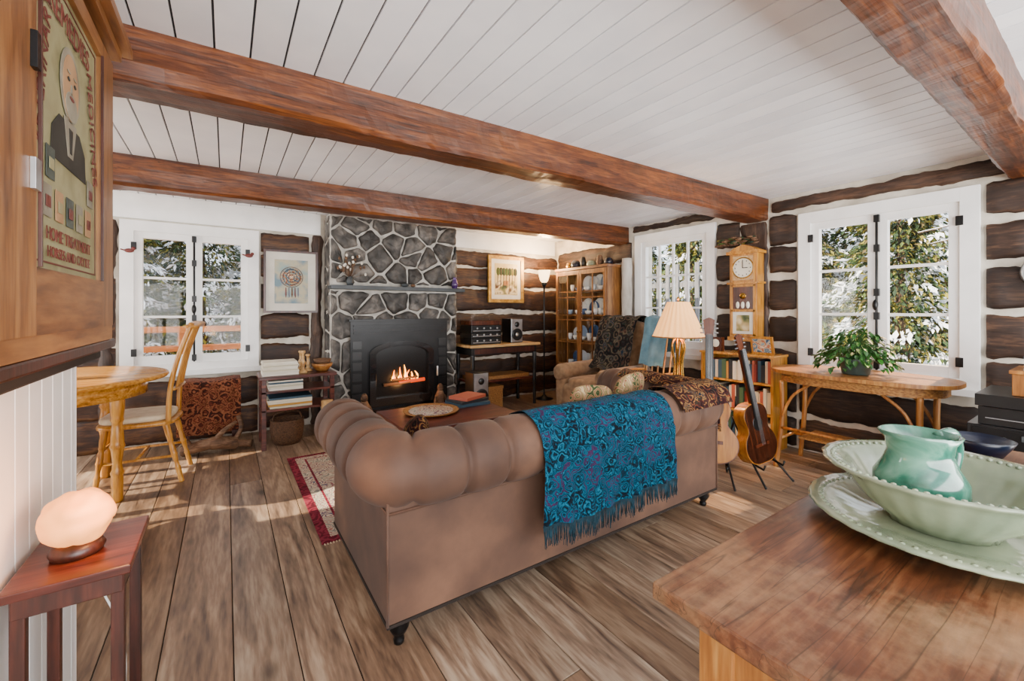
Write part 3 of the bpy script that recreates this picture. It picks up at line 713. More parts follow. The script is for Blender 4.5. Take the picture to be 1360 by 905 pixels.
# ---------------------------------------------------------------- china cabinet
o=O('china_cabinet'); x0,x1,y0,y1,H_=4.05,4.385,3.80,4.80,1.86
o.box(x0,x1,y0,y0+.03,0.06,H_,m_cab); o.box(x0,x1,y1-.03,y1,0.06,H_,m_cab); o.box(x1-.015,x1,y0,y1,.06,H_,m_cab)
o.box(x0-.02,x1,y0-.02,y1+.02,H_,H_+.035,m_oaky); o.box(x0-.01,x1,y0-.01,y1+.01,.06,.14,m_cab)
for x in (x0+.03,x1-.04):
    for y in (y0+.03,y1-.03): o.box(x-.025,x+.025,y-.025,y+.025,0,.06,m_cab)
shz=[.14,.50,.86,1.22,1.55]
for z in shz: o.box(x0+.02,x1-.015,y0+.03,y1-.03,z,z+.018,m_cab)
ym=(y0+y1)/2
for (a,b) in ((y0+.01,ym-.003),(ym+.003,y1-.01)):
    o.box(x0-.022,x0,a,a+.04,.15,H_-.01,m_cab); o.box(x0-.022,x0,b-.04,b,.15,H_-.01,m_cab)
    o.box(x0-.022,x0,a+.04,b-.04,.15,.22,m_cab); o.box(x0-.022,x0,a+.04,b-.04,H_-.07,H_-.01,m_cab)
    for k in range(1,5):
        z=.22+(H_-.07-.22)*k/5; o.box(x0-.018,x0-.004,a+.04,b-.04,z-.008,z+.008,m_cab)
    m_=(a+b)/2; o.box(x0-.018,x0-.004,m_-.007,m_+.007,.22,H_-.07,m_cab)
    o.box(x0-.012,x0-.010,a+.04,b-.04,.22,H_-.07,m_cglass)
o.ell((x0-.03,ym-.03,1.0),(.012,.012,.012),m_brass,n=10); o.ell((x0-.03,ym+.03,1.0),(.012,.012,.012),m_brass,n=10)
o.done(bevel=.003)
o=O('china_dishes')
for z in shz:
    zz=z+.019; y=y0+.12
    while y<y1-.12:
        if R()<.7:
            r=U(.08,.12)
            o.lathe((x1-.08,y,zz+r),[(0,0),(r*.6,-.005),(r,-.02),(r*.98,-.024),(r*.6,-.01)],m_dish,24,'X')
        r=U(.03,.05); hh=U(.05,.1); o.lathe((x0+.12,y+U(-.03,.03),zz),[(0,0),(r*.6,0),(r*.95,hh*.5),(r,hh),(r*.92,hh),(r*.8,hh*.5),(0,.01)],m_dish,16)
        y+=.115
o.done()
o=O('cabinet_top_pottery')
for i,(y,r,hh) in enumerate([(3.92,.06,.1),(4.08,.05,.15),(4.24,.07,.09),(4.40,.045,.16),(4.55,.08,.12),(4.70,.05,.1)]):
    o.lathe((4.2,y,H_+.036),[(0,0),(r*.7,0),(r,hh*.45),(r*.7,hh*.85),(r*.5,hh),(0,hh)],[m_navy,m_drift,m_celadon,m_blackp,m_navy,m_brass][i],18)
o.done()
o=O('whitewashed_log_post'); o.tube(catm([(4.31,3.705,0),(4.315,3.71,.8),(4.31,3.705,1.5),(4.31,3.705,1.97)],6),[.072-.0004*i+.004*math.sin(i*1.7) for i in range(19)],m_post,14); o.done()

# ---------------------------------------------------------------- armchair & rocker (facing -X)
o=O('armchair')
o.ell((-.02,0,.30),(.38,.36,.16),m_taupe,.3,32); o.ell((-.06,0,.44),(.32,.27,.09),m_taupe,.4,32)
o.M=Matrix.Translation((.32,0,.70))@Matrix.Rotation(.16,4,'Y'); o.ell((0,0,0),(.12,.34,.48),m_taupe,.4,32); o.M=Matrix()
for y in (-.34,.34):
    o.ell((-.03,y,.33),(.36,.085,.24),m_taupe,.35,28); o.tube([(-.40,y,.56),(-.36,y,.57),(.3,y,.60)],[.085,.1,.09],m_taupe,20)
    o.lathe((-.40,y,.56),[(0,-.012),(.06,-.01),(.085,0)],m_taupe,20,'X')
for x in (-.32,.3):
    for y in (-.28,.28): o.tube([(x,y,.16),(x,y,0)],[.03,.018],m_redz)
AX,AY=3.62,3.45
o.done((AX,AY,0),(0,0,0))
o=O('plaid_wool_blanket'); rows=[]
for i in range(36):
    u=i/35; y=AY+(-.30+.56*u); row=[]
    P=catm([(AX+.02,y,.60),(AX+.10,y,.68),(AX+.14,y,.85),(AX+.19,y,1.05),(AX+.24,y,1.17),(AX+.31,y,1.215),(AX+.43,y,1.21),(AX+.50,y,1.14),(AX+.50,y,.9)],6)
    for j,p in enumerate(P): row.append(p+Vector((-.02+.014*noise.noise((u*5,j*.2,1)),0,.012+.008*math.sin(u*20))))
    rows.append(row)
o.sheet(rows,m_wool); o.done()
RX,RY=3.52,2.78
o=O('rocking_chair')
o.box(-.25,.24,-.22,.22,.42,.45,m_pine)
for y in (-.215,.215):
    o.turned((.22,y,.44),(.24,y,.06),.02,m_pine); o.turned((-.22,y,.64),(-.24,y,.06),.02,m_pine)
    o.tube(catm([(.21,y,.44),(.27,y,.8),(.34,y,1.18)]),.018,m_pine)
    o.tube(catm([(-.27,y,.65),(0,y,.67),(.25,y,.66)]),.022,m_pine,sq=.6)
    o.tube(catm([(-.45,y,.07),(-.2,y,.022),(.1,y,.02),(.5,y,.10)]),.018,m_pine)
for k in range(6): y=-.18+.072*k; o.tube(catm([(.2,y,.45),(.26,y,.8),(.32,y,1.1)]),.009,m_pine,8)
for z,w in ((1.14,.05),(.5,.02)): o.tube([(.20+(z-.45)*.19,-.215,z),(.20+(z-.45)*.19+.02,0,z+.01),(.20+(z-.45)*.19,.215,z)],w,m_pine,12,.4)
o.tube([(-.24,-.215,.25),(-.24,.215,.25)],.01,m_pine); 
o.done((RX,RY,0),(0,0,0))
o=O('blue_folded_blanket'); rows=[]
for i in range(24):
    u=i/23; y=RY-.08+.30*u; row=[]
    for j,p in enumerate(catm([(RX+.17,y,.72),(RX+.24,y,1.0),(RX+.28,y,1.19),(RX+.33,y,1.225),(RX+.40,y,1.2),(RX+.39,y,.85)],6)): row.append(p+Vector((.012*noise.noise((u*5,j*.2,1))-.015,0,.008*math.sin(u*9))))
    rows.append(row)
o.sheet(rows,m_blue); o.done()

# ---------------------------------------------------------------- side table + lamp
o=O('side_table'); o.lathe((3.3,2.26,0),[(0,.60),(.24,.60),(.245,.61),(.24,.625),(0,.625)],m_red,36); o.turned((3.3,2.26,.6),(3.3,2.26,.12),.035,m_redz)
for k in range(3):
    a=k*2.094; o.tube(catm([(3.3,2.26,.18),(3.3+.12*math.cos(a),2.26+.12*math.sin(a),.12),(3.3+.24*math.cos(a),2.26+.24*math.sin(a),.015)]),.016,m_redz)
o.done()
o=O('table_lamp'); c=(3.3,2.26,.626)
o.lathe(c,[(0,0),(.075,0),(.08,.015),(.04,.03),(.02,.06),(0,.06)],m_brass,24)
for k in range(7):
    a=k*2*math.pi/7; o.tube(catm([(c[0]+.05*math.cos(a),c[1]+.05*math.sin(a),c[2]+.02),(c[0]+.035*math.cos(a),c[1]+.035*math.sin(a),c[2]+.2),(c[0]+.055*math.cos(a),c[1]+.055*math.sin(a),c[2]+.36),(c[0]+.015*math.cos(a),c[1]+.015*math.sin(a),c[2]+.43)]),.008,m_brass,8)
o.tube([(c[0],c[1],c[2]),(c[0],c[1],c[2]+.76)],.006,m_brass,8); o.ell((c[0],c[1],c[2]+.775),(.012,.012,.018),m_brass,n=12)
o.lathe(c,[(.215,.44),(.205,.455),(.165,.56),(.125,.66),(.09,.745)],m_shade,144,wob=.03,nw=24,caps=False)
o.tube([(c[0]+.218*math.cos(t*.2618),c[1]+.218*math.sin(t*.2618),c[2]+.44) for t in range(25)],.006,m_wickl,6)
o.done()
point('table_lamp_light',(3.3,2.26,1.2),30,(1,.62,.30),.04)

# ---------------------------------------------------------------- low bookcase under clock
o=O('bookcase'); x0,x1,y0,y1,H_=4.10,4.38,1.84,2.54,.86
o.box(x0,x1,y0,y0+.022,0,H_,m_pine); o.box(x0,x1,y1-.022,y1,0,H_,m_pine); o.box(x0-.01,x1,y0-.01,y1+.01,H_,H_+.022,m_pinex); o.box(x1-.01,x1,y0,y1,0,H_,m_pine)
for z in (.05,.32,.6): o.box(x0,x1-.01,y0+.022,y1-.022,z,z+.02,m_pinex)
o.done(bevel=.002)
o=O('shelf_books')
for z,hm in ((.071,.22),(.341,.23),(.621,.21)):
    y=y0+.03
    while y<y1-.06:
        w=U(.018,.045); o.box(x0+U(.01,.05),x1-.03,y,y+w-.001,z,z+hm*U(.75,1),m_books); y+=w
o.done()
o=O('framed_photo'); o.M=Matrix.Translation((4.22,1.98,.883))@Matrix.Rotation(-.25,4,'Y'); o.box(-.012,.012,-.1,.1,0,.17,m_pine); o.box(-.015,-.012,-.08,.08,.02,.15,m_artA); o.done(bevel=.002)
o=O('small_table_clock'); o.box(4.2,4.26,2.38,2.5,.883,1.02,m_gside); o.lathe((4.198,2.44,.96),[(0,-.004),(.04,-.003),(.042,0)],m_paper,20,'X'); o.done(bevel=.004)
o=O('wall_clock'); x0,x1,y0,y1=4.27,4.40,2.06,2.33
o.box(x0,x1,y0,y1,1.02,1.90,m_pine); o.box(x0-.025,x1,y0-.025,y1+.025,1.86,1.89,m_pinex); o.box(x0-.015,x1,y0-.015,y1+.015,.99,1.03,m_pinex); o.box(x0-.02,x1,y0-.02,y1+.02,1.56,1.58,m_pinex)
o.prism([(y0-.01,1.89),(y1+.01,1.89),(y1-.05,1.925),((y0+y1)/2,1.955),(y0+.05,1.925)],lambda p:(x0-.01,p[0],p[1]),lambda p:(x1,p[0],p[1]),m_pine)
yc=(y0+y1)/2
o.box(x0-.006,x0,y0+.03,y1-.03,1.60,1.84,m_desk)
o.lathe((x0-.006,yc,1.72),[(0,-.003),(.095,-.002)],m_paper,32,'X',caps=False)
o.lathe((x0-.006,yc,1.72),[(.095,0),(.098,-.006),(.104,-.006),(.108,0)],m_brass,32,'X',caps=False)
o.box(x0-.014,x0-.010,yc-.004,yc+.004,1.72,1.79,m_blackp); o.box(x0-.014,x0-.010,yc-.05,yc,1.716,1.724,m_blackp)
for k in range(12): a=k*math.pi/6; o.box(x0-.012,x0-.009,yc+.075*math.sin(a)-.004,yc+.075*math.sin(a)+.004,1.72+.075*math.cos(a)-.006,1.72+.075*math.cos(a)+.006,m_blackp)
o.box(x0-.006,x0,y0+.035,y1-.035,1.06,1.28,m_mat); o.box(x0-.008,x0-.006,y0+.07,y1-.07,1.09,1.25,m_artB); o.box(x0-.006,x0,y0+.035,y1-.035,1.31,1.53,m_gside)
for k in range(3): o.ell((x0-.008,yc-.05+.05*k,1.35),(.012,.018,.035),m_paper,n=12)
o.lathe((x0-.008,yc,1.44),[(0,-.006),(.03,-.004),(.033,0)],m_brass,20,'X')
for z in (1.045,1.285,1.535): o.box(x0-.012,x0,y0+.02,y1-.02,z,z+.018,m_pinex)
for y in (y0+.02,y1-.035): o.box(x0-.012,x0,y,y+.015,1.04,1.85,m_pine)
o.done(bevel=.003)
o=O('dried_herb_garland')
for i in range(60): 
    y=U(2.1,2.5); o.ell((4.34+U(-.04,.03),y,2.0+U(-.03,.04)),(.02,.035,.012),m_drift if i%3 else m_leaf,n=8)
o.done()

# ---------------------------------------------------------------- guitars
def guitar(name,loc,rz,top,side,roll=0,sc=1):
    o=O(name); half=[(0,0),(.09,.005),(.155,.04),(.19,.10),(.195,.16),(.175,.22),(.135,.27),(.125,.31),(.14,.36),(.145,.41),(.125,.46),(.08,.49),(.03,.5)]
    P=catm([(a,b,0) for a,b in half],4); poly=[(p.x,p.y) for p in P]+[(-p.x,p.y) for p in reversed(P)][:-1]
    o.prism(poly,lambda p:(p[0],0,p[1]),lambda p:(p[0],-.10,p[1]),side)
    o.prism([(p[0]*.97,.25+(p[1]-.25)*.97) for p in poly],lambda p:(p[0],-.10,p[1]),lambda p:(p[0],-.104,p[1]),top)
    o.lathe((0,-.104,.33),[(0,-.001),(.05,-.001),(.056,-.002),(.06,0)],m_blackp,28,'Y')
    o.box(-.09,.09,-.116,-.104,.145,.17,m_gside); o.box(-.028,.028,-.118,-.10,.37,.96,m_blackp); o.box(-.025,.025,-.10,-.075,.48,.96,m_gside)
    o.prism([(-.03,.96),(.03,.96),(.042,1.08),(0,1.10),(-.042,1.08)],lambda p:(p[0],-.08,p[1]),lambda p:(p[0],-.10,p[1]),m_gside)
    for s in (-1,1):
        for k in range(3): o.tube([(s*.035,-.09,.98+.035*k),(s*.065,-.09,.98+.035*k)],.006,m_sil,6)
    for k in range(6): x=-.02+.008*k; o.tube([(x,-.122,.155),(x*.8,-.121,.97)],.0012,m_sil,4)
    for v in o.v: v*=sc
    ob=o.done((loc[0],loc[1],loc[2]),(-.14,roll,rz),bevel=.004)
    s=O('guitar_stand')
    for a in (-.16,.16): s.tube(catm([(a*1.0,-.20,.012),(a*.7,-.03,.2),(a*.3,.16,.45)]),.008,m_black,8); s.tube([(a*.7,-.0,.16),(a*.7,-.15,.125),(a*.7,-.16,.16)],.008,m_black,8)
    s.tube([(0,.16,.45),(0,.30,.012)],.008,m_black,8); s.tube([(0,.16,.45),(0,.16,.6)],.008,m_black,8)
    s.done((loc[0],loc[1],0),(0,0,rz))
guitar('acoustic_guitar',(3.08,1.84,.14),-1.0,m_spruce,m_gside,0,1.0)
m_sun=WOOD('guitar_dark_top','1c0b05','34170b','4c2412',2,.22,.03,.1)
guitar('acoustic_guitar',(3.40,1.66,.13),-.15,m_sun,m_spruce,-.12,.90)

# ---------------------------------------------------------------- console table + plant
o=O('wicker_console_table'); cy,cx=1.20,4.02
def oval(rx,ry,n=48,p=.72):
    out=[]
    for i in range(n):
        t=2*math.pi*i/n; c_,s_=math.cos(t),math.sin(t); out.append((cx+math.copysign(abs(c_)**p,c_)*rx,cy+math.copysign(abs(s_)**p,s_)*ry))
    return out
o.prism(oval(.345,.57),lambda p:(p[0],p[1],.785),lambda p:(p[0],p[1],.812),m_tleg)
o.prism(oval(.30,.50),lambda p:(p[0],p[1],.715),lambda p:(p[0],p[1],.785),m_wickl)
for x in (3.80,4.24):
    for y in (.80,1.64):
        sy=1 if y>1.2 else -1; sx=1 if x>4 else -1
        o.tube(catm([(x,y,.72),(x-sx*.01,y-sy*.0,.4),(x+sx*.01,y+sy*.04,.0)]),.019,m_tleg)
        o.tube(catm([(x,y,.42),(x,y-sy*.08,.6),(x,y-sy*.2,.71)]),.011,m_tleg)
for y in (.80,1.64): o.tube([(3.80,y,.25),(4.24,y,.25)],.013,m_tleg)
o.tube([(4.02,.8,.25),(4.02,1.64,.25)],.013,m_tleg); o.tube([(3.80,.8,.33),(3.80,1.64,.33)],.012,m_tleg)
o.box(3.86,4.18,.9,1.54,.255,.27,m_wickl)
o.done()
o=O('potted_plant'); c=(3.95,1.19,.813)
o.lathe(c,[(0,0),(.075,0),(.085,.01),(.10,.10),(.105,.105),(.105,.12),(.09,.12),(.085,.09),(0,.09)],m_pot,28)
for i in range(330):
    a=U(0,6.28); r=.25*math.sqrt(R()); zz=.12+.22*(1-(r/.25)**2)*U(.3,1.1)-(.07 if r>.17 else 0)*R()
    b=Vector((c[0]+r*math.cos(a)*.85,c[1]+r*math.sin(a),c[2]+zz)); 
    if i%3==0: o.tube(catm([(c[0],c[1],c[2]+.1),(c[0]+r*.4*math.cos(a),c[1]+r*.4*math.sin(a),c[2]+.1+zz*.7),b],4),.002,m_green,4)
    s=U(.02,.034); M=Matrix.Translation(b)@Matrix.Rotation(a+U(-.6,.6),4,'Z')@Matrix.Rotation(U(.0,.9),4,'Y'); o.M=M
    o.add([(0,0,0),(s*.5,s*.55,.008),(s*1.1,s*.5,.0),(s*1.8,0,-.014),(s*1.1,-s*.5,.0),(s*.5,-s*.55,.008),(s*.9,0,-.006)],[(0,1,6),(1,2,6),(2,3,6),(3,4,6),(4,5,6),(5,0,6)],m_green,True); o.M=Matrix()
o.done()

# ---------------------------------------------------------------- right edge equipment
o=O('media_cabinet'); o.box(3.45,4.2,-.3,.56,.0,.5,m_gside); 
for z in (.06,.28): o.box(3.44,3.45,-.27,.53,z,z+.19,m_redz)
o.done(bevel=.004)
o=O('stereo_receiver'); o.box(3.5,4.0,.08,.54,.515,.66,m_blackp); o.box(3.49,3.5,.10,.52,.53,.65,m_black); o.box(3.486,3.49,.14,.34,.60,.63,m_slate)
for y in (.40,.46): o.lathe((3.49,y,.59),[(0,-.02),(.018,-.02),(.02,0)],m_sil,16,'X')
for y in (.12,.5): 
    for x in (3.54,3.95): o.lathe((x,y,.501),[(.015,0),(.015,.014)],m_blackp,10)
o.done(bevel=.006)
o=O('turntable_deck'); o.box(3.52,3.98,.06,.50,.662,.76,m_blackp); o.box(3.50,3.98,.04,.51,.765,.83,m_blackp); o.box(3.497,3.50,.08,.47,.70,.705,m_sil); o.done(bevel=.01)
o=O('wooden_box'); o.box(3.56,3.90,.02,.38,.832,.95,m_tleg); o.box(3.55,3.91,.01,.39,.95,.97,m_tleg); o.box(3.55,3.56,.15,.21,.89,.92,m_brass); o.done(bevel=.003)
o=O('stack_of_papers')
for i in range(5): o.box(3.58+U(-.02,.02),3.86,.04+U(-.02,.02),.34,.971+i*.016,.971+i*.016+.014,m_books)
o.done()
o=O('round_wall_mirror'); o.lathe((4.39,.32,1.55),[(0,-.012),(.09,-.012),(.105,-.02),(.115,0)],m_sil,36,'X'); o.done()

# ---------------------------------------------------------------- foreground table + pitcher set
o=O('harvest_table'); 
o.box(.65,2.32,-.36,.50,.768,.80,m_table)
o.box(.72,2.25,-.30,-.275,.62,.768,m_tleg); o.box(.72,2.25,.415,.44,.62,.768,m_tleg); o.box(.72,.745,-.28,.43,.62,.768,m_tleg); o.box(2.225,2.25,-.28,.43,.62,.768,m_tleg)
o.box(.712,.72,-.15,.28,.64,.75,m_tleg); o.ell((.705,.07,.695),(.016,.016,.016),m_tleg,n=12)
for x in (.745,2.225):
    for y in (-.275,.415):
        o.box(x-.032,x+.032,y-.032,y+.032,.60,.766,m_tleg)
        o.add([(x-.03,y-.03,.6),(x+.03,y-.03,.6),(x+.03,y+.03,.6),(x-.03,y+.03,.6),(x-.018,y-.018,0),(x+.018,y-.018,0),(x+.018,y+.018,0),(x-.018,y+.018,0)],[(0,1,2,3),(7,6,5,4),(0,4,5,1),(1,5,6,2),(2,6,7,3),(3,7,4,0)],m_tleg)
o.done(bevel=.004)
c=(1.33,.24,.801)
o=O('ceramic_platter'); o.lathe(c,[(0,.004),(.09,.004),(.10,0),(.12,.004),(.15,.012),(.19,.022),(.244,.032),(.250,.036),(.244,.042),(.21,.034),(.19,.032),(.15,.02),(.1,.012),(0,.012)],m_celadon,120,wob=.006,nw=30)
for k in range(72):
    a=k*2*math.pi/72; o.ell((c[0]+.224*math.cos(a),c[1]+.224*math.sin(a),c[2]+.036),(.012,.006,.004),m_celadon,n=8)
o.done()
c2=(1.35,.25,.814)
o=O('wash_basin'); o.lathe(c2,[(0,.008),(.085,.008),(.088,0),(.095,0),(.10,.012),(.145,.05),(.175,.092),(.185,.105),(.215,.118),(.218,.124),(.205,.124),(.175,.112),(.16,.092),(.13,.05),(.09,.022),(0,.018)],m_celadon,120,wob=.007,nw=24)
for k in range(72):
    a=k*2*math.pi/72; o.ell((c2[0]+.197*math.cos(a),c2[1]+.197*math.sin(a),c2[2]+.120),(.009,.006,.005),m_celadon,n=8)
o.done()
o=O('water_pitcher'); cp=(1.30,.275,.834)
o.lathe(cp,[(0,0),(.05,0),(.055,.008),(.05,.014),(.068,.035),(.082,.06),(.081,.09),(.064,.12),(.056,.145),(.060,.17),(.071,.188),(.067,.189),(.054,.17),(.049,.145),(.05,.12),(0,.09)],m_jug,48)
for i,v in enumerate(o.v):
    hz=v.z-cp[2]
    if hz>.155:
        dx=v.x-cp[0]; 
        if dx<-.035: v.x-=.024*((hz-.155)/.035); v.z+=.008
o.tube(catm([(cp[0]+.055,cp[1]-.02,cp[2]+.175),(cp[0]+.10,cp[1]-.035,cp[2]+.18),(cp[0]+.125,cp[1]-.04,cp[2]+.14),(cp[0]+.11,cp[1]-.035,cp[2]+.09),(cp[0]+.075,cp[1]-.025,cp[2]+.06)],8),.011,m_jug,14)
o.done()
o=O('blue_enamel_bowl'); o.lathe((2.14,.30,.801),[(0,0),(.05,0),(.075,.04),(.085,.06),(.08,.062),(.065,.04),(0,.012)],m_navy,36); o.done()
o=O('blue_lidded_tin'); o.lathe((2.10,.08,.801),[(0,0),(.075,0),(.078,.06),(.08,.065),(.08,.075),(.02,.085),(.015,.10),(0,.103)],m_navy,36); o.done()
o=O('blue_saucer'); o.lathe((1.98,.42,.801),[(0,0),(.04,0),(.065,.016),(.06,.018),(0,.006)],m_blue,30); o.done()

# ---------------------------------------------------------------- dining set
o=O('round_dining_table'); c=(-1.0,4.1)
o.lathe((c[0],c[1],0),[(0,.80),(.60,.80),(.635,.808),(.645,.82),(.64,.835),(.62,.842),(0,.842)],m_pinex,64)
o.lathe((c[0],c[1],0),[(.50,.70),(.52,.70),(.52,.80),(.50,.80)],m_pinex,48,caps=False)
for k in range(4):
    a=math.radians(-30+90*k); o.turned((c[0]+.45*math.cos(a),c[1]+.45*math.sin(a),.79),(c[0]+.45*math.cos(a),c[1]+.45*math.sin(a),0),.042,m_pine,16,2)
o.done()
def dchair(loc,rz):
    o=O('dining_chair'); 
    o.ell((0,0,.455),(.235,.23,.022),m_pine,.45,32); o.ell((-.01,0,.495),(.215,.21,.03),m_cream,.5,28)
    for y in (-.2,.2):
        o.turned((-.17,y*.9,.45),(-.22,y,.0),.022,m_pine); o.turned((.17,y*.9,.45),(.27,y,.0),.022,m_pine)
        o.tube(catm([(.19,y,.46),(.20,y*1.02,.7),(.25,y*1.02,.95),(.33,y*.96,1.20)]),[.017]*25,m_pine,10)
        o.tube([(-.2,y*.95,.2),(.22,y*.95,.2)],.01,m_pine)
    o.tube([(0,-.19,.2),(0,.19,.2)],.01,m_pine); o.tube([(-.2,-.19,.28),(-.2,.19,.28)],.011,m_pine)
    o.tube(catm([(.32,-.21,1.17),(.345,0,1.20),(.32,.21,1.17)],6),.045,m_pine,12,.3)
    o.tube(catm([(.215,-.2,.70),(.235,0,.71),(.215,.2,.70)],6),.022,m_pine,12,.35)
    for k in range(5):
        y=-.12+.06*k; o.tube(catm([(.225,y,.70),(.27,y,.95),(.33,y,1.16)]),.008,m_pine,8)
    return o.done((loc[0],loc[1],0),(0,0,rz))
dchair((-.53,4.28),-.08); dchair((-.93,3.22),-1.5)
o=O('tapestry_draped_bench')
o.box(-.34,.10,4.86,5.16,.44,.62,m_redz)
for x in (-.31,.07):
    for y in (4.89,5.13): o.box(x-.02,x+.02,y-.02,y+.02,0,.44,m_redz)
rows=[]
for i in range(30):
    u=i/29; x=-.37+.49*u; row=[]
    for j,p in enumerate(catm([(x,5.16,.632),(x,4.95,.636),(x,4.86,.632),(x,4.83,.58),(x,4.825,.4),(x,4.82,.15)],5)): row.append(p+Vector((0,-.012*abs(math.sin(u*14))*min(1,j/15),.006*math.sin(u*9))))
    rows.append(row)
o.sheet(rows,m_tapes); o.done()
o=O('driftwood')
o.tube(catm([(-.32,4.72,.05),(-.1,4.66,.10),(.08,4.70,.06),(.2,4.66,.05)]),[.05]*8+[.06]*9+[.035]*8,m_drift,12); o.tube(catm([(-.1,4.68,.09),(-.02,4.64,.2),(.08,4.70,.26)]),[.03-.001*i for i in range(17)],m_drift,8); o.tube(catm([(.05,4.69,.07),(.12,4.75,.18),(.1,4.77,.3)]),.02,m_drift,8); o.tube(catm([(-.25,4.71,.06),(-.3,4.66,.16),(-.38,4.62,.12)]),.022,m_drift,8)
o.done()
o=O('low_side_table'); x0,x1,y0,y1=.27,.90,4.50,4.90
o.box(x0-.02,x1+.02,y0-.02,y1,.65,.68,m_red); o.box(x0,x1,y0,y1-.01,.52,.54,m_red); o.box(x0,x1,y0,y1-.01,.35,.37,m_red)
for x in (x0,x1-.04):
    for y in (y0,y1-.05): o.box(x,x+.04,y,y+.04,0,.65,m_red)
o.done(bevel=.003)
o=O('magazine_stack')
for i in range(9): o.box(.29+U(-.01,.01),.58+U(-.01,.01),4.52+U(-.01,.01),4.80,.682+i*.014,.682+i*.014+.013,m_paper if i%3 else m_books)
o.done()
o=O('shelf_magazines')
for i in range(6): o.box(.33+U(-.01,.01),.62,4.53,4.8,.542+i*.015,.555+i*.015,m_paper if i%2 else m_books)
for i in range(5): o.box(.33+U(-.01,.01),.7,4.53,4.8,.372+i*.02,.39+i*.02,m_books)
o.done()
def stick(x,y,hh):
    o=O('wooden_candlestick'); o.lathe((x,y,.681),[(0,0),(.04,0),(.042,.015),(.018,.03),(.014,hh*.3),(.024,hh*.45),(.012,hh*.6),(.012,hh*.85),(.024,hh*.93),(.02,hh),(0,hh)],m_desk,20); o.done()
stick(.63,4.60,.22); stick(.69,4.72,.17); stick(.64,4.84,.2)
o=O('wooden_bowl'); o.lathe((.81,4.64,.681),[(0,0),(.05,0),(.09,.05),(.10,.08),(.09,.08),(.08,.04),(0,.02)],m_tleg,28); o.lathe((.81,4.64,.735),[(0,0),(.04,0),(.078,.04),(.083,.07),(.073,.07),(0,.03)],m_drift,28); o.done()
o=O('wicker_basket'); o.lathe((.50,4.68,.0),[(0,0),(.115,0),(.135,.05),(.15,.16),(.145,.22),(.15,.235),(.135,.235),(.13,.16),(.10,.04),(0,.03)],m_wick,32,wob=.01,nw=16); o.tube(catm([(.37,4.68,.22),(.40,4.68,.29),(.50,4.68,.305),(.60,4.68,.29),(.63,4.68,.22)]),.008,m_wick,8); o.done()
o=O('firewood_log')
o.tube([(.83,4.42,.0),(.82,4.43,.42)],.055,m_desk,9); o.tube([(.95,4.38,.0),(.93,4.37,.33)],.045,m_desk,7)
o.done()

# ---------------------------------------------------------------- outdoors
o=O('snow_ground'); rows=[]
for i in range(60):
    rows.append([(-26+i*1.2,-20+j*1.2, -.35+.22*noise.noise((i*.3,j*.3,2))) for j in range(60)])
o.sheet(rows,m_snow)
o.done()
def tree_mesh(name,H_,RB,n,seed,snowf,smin,smax):
    rnd=random.Random(seed); o=O(name)
    o.tube([(0,0,-.3),(0,0,H_*.9)],[.12,.02],m_bark,8)
    q90=[(0,1,2,3)]
    for i in range(n):
        h_=rnd.random()**1.15; br=math.sin(h_*46)*.5+.5; r=RB*(1-h_)*(.62+.38*br)*(rnd.random()**.35)+.04; a=rnd.random()*6.283
        r*=1+.45*noise.noise((math.cos(a)*2.5,math.sin(a)*2.5,h_*9+seed))
        z=.05+h_*H_-.22*r; s=rnd.uniform(smin,smax)
        o.M=Matrix.Translation((r*math.cos(a),r*math.sin(a),z))@Matrix.Rotation(a+rnd.uniform(-.7,.7),4,'Z')@Matrix.Rotation(rnd.uniform(-.2,1.2),4,'Y')@Matrix.Rotation(rnd.uniform(-1,1),4,'X')
        sn=noise.noise((r*math.cos(a)*2.6,r*math.sin(a)*2.6,z*4.2+seed))>snowf and rnd.random()<.9
        if sn: s*=1.2
        o.add([(-s,0,0),(0,-s*.45,0.01),(s*1.3,0,0),(0,s*.45,.01)],q90,m_snow if sn else m_leaf)
    o.M=Matrix(); return o.done()
t1=tree_mesh('cedar_tree',5.0,1.5,20000,1,.24,.025,.07); t2=tree_mesh('cedar_tree',5.0,1.6,22000,2,.26,.022,.055)
places=[(14.5,3.4,1.5),(15.5,6.4,1.6),(17,1.2,1.5),(15,9.6,1.5),(18.5,4.8,2.0),(19,8.2,2.0),(20,-1.0,1.8),(15.5,13,1.8),(20,12,2.3),(16.5,-2.6,1.5),
 (-2.1,9.0,.95),(1.3,9.6,1.0),(-.35,9.0,.95),(-4.2,11,1.2),(3.2,11.6,1.3),(-1.9,12.5,1.7),(1.3,13,1.7),(9.5,11.5,1.3),(-4.5,14.5,1.9),(5.6,14,1.6),(-1.25,8.5,.8),(.5,8.5,.72)]
for i,(x,y,s) in enumerate(places):
    base=t2 if i>=10 else t1
    if i==0: ob=t1
    elif i==10: ob=t2
    else:
        ob=bpy.data.objects.new('cedar_tree',base.data); bpy.context.scene.collection.objects.link(ob)
    ob.location=(x,y,-.45); ob.scale=(s,s,s); ob.rotation_euler=(0,0,i*1.3)
o=O('deck_railing'); 
for z in (1.02,.78): o.box(-3.5,2.6,6.75,6.84,z,z+.07,m_cdeck)
for i in range(5): x=-3.4+1.45*i; o.box(x,x+.09,6.74,6.85,-.4,1.02,m_cdeck)
o.box(-3.5,2.6,D+.3,6.9,-.2,-.1,m_cdeck)
o.done()
o=O('slatted_fence')
for i in range(16): y=3.5+.19*i; o.box(6.5,6.53,y,y+.07,-.4,2.1,m_grey)
for z in (.3,1.7): o.box(6.53,6.57,3.4,6.6,z,z+.08,m_grey)
o.done()
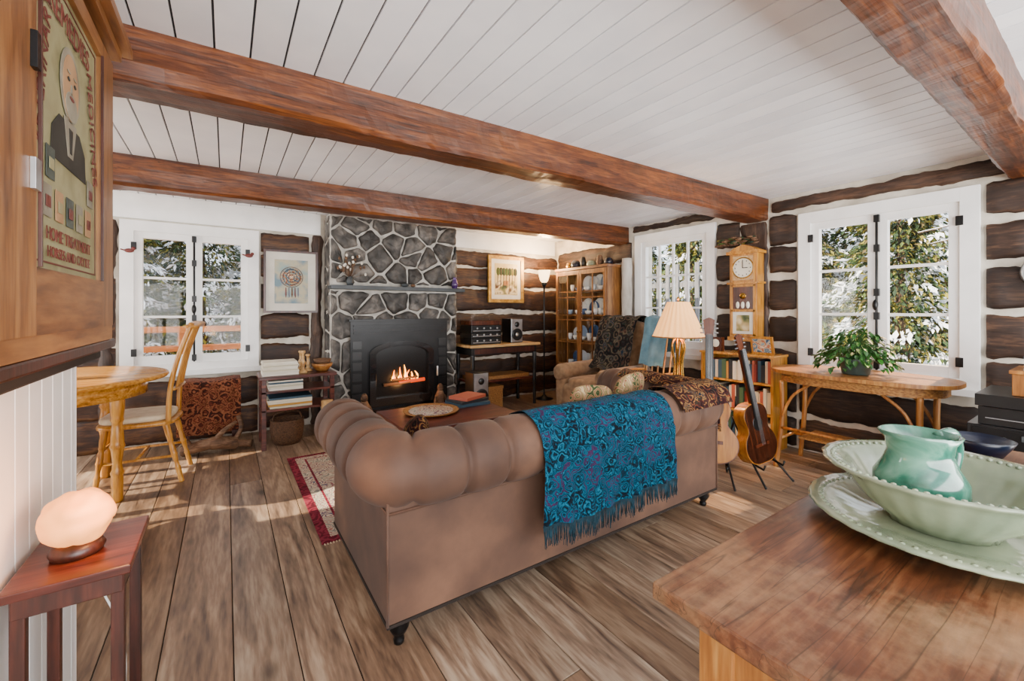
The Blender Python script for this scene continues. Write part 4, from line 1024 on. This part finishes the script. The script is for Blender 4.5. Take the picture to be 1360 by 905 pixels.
o=O('bare_branch')
for k in range(5):
    p=[(7.5,-.6,3.1+.05*k),(7.5,.2+.1*k,2.7+.06*k),(7.4,.7+.10*k,2.5-.07*k+.2*(k%3)),(7.4,1.1+.12*k,2.4-.09*k+.25*(k%3))]
    o.tube(catm(p,5),[.014-.0007*i for i in range(16)],m_bark,6); o.tube(catm([(a,b,c+.014) for a,b,c in p],5),[.010-.0005*i for i in range(16)],m_snow,6)
o.done()

# ---------------------------------------------------------------- light
w=bpy.data.worlds.new('World'); bpy.context.scene.world=w; w.use_nodes=True
bg=w.node_tree.nodes['Background']; bg.inputs[0].default_value=(.84,.91,1,1); bg.inputs[1].default_value=3.2
s=bpy.data.lights.new('sun','SUN'); s.energy=20; s.color=(1,.84,.62); s.angle=.012
so=bpy.data.objects.new('sun',s); so.rotation_euler=Vector((1,-.16,-.58)).to_track_quat('-Z','Y').to_euler(); bpy.context.scene.collection.objects.link(so)
l=bpy.data.lights.new('added_sunbeam_spot','SPOT'); l.energy=6500; l.color=(1,.62,.30); l.spot_size=.42; l.shadow_soft_size=.05  # added spot outside the right window, imitates a second sun
lo=bpy.data.objects.new('added_sunbeam_spot',l); lo.location=(8.0,.9,5.6); lo.rotation_euler=(Vector((3.4,1.25,0))-Vector(lo.location)).to_track_quat('-Z','Y').to_euler(); bpy.context.scene.collection.objects.link(lo)
area('added_rear_fill',(1.0,-2.5,1.2),(math.radians(125),0,0),6.5,1.8,500,(1,.98,.96))  # unseen fill panel added behind the camera to brighten the room
area('added_west_fill',(-3.1,4.2,1.6),(0,math.radians(-75),0),1.8,1.8,170,(1,.97,.93))  # area lamp added outside the left window to lift the floor

cam=bpy.data.cameras.new('camera'); co=bpy.data.objects.new('camera',cam); bpy.context.scene.collection.objects.link(co)
co.location=(0,0,1.3); co.rotation_euler=(math.pi/2,0,-math.atan2(.5608,.828)); cam.sensor_width=36; cam.lens=36*561/1360; cam.shift_y=-40.5/1360; cam.clip_start=.05
bpy.context.scene.camera=co
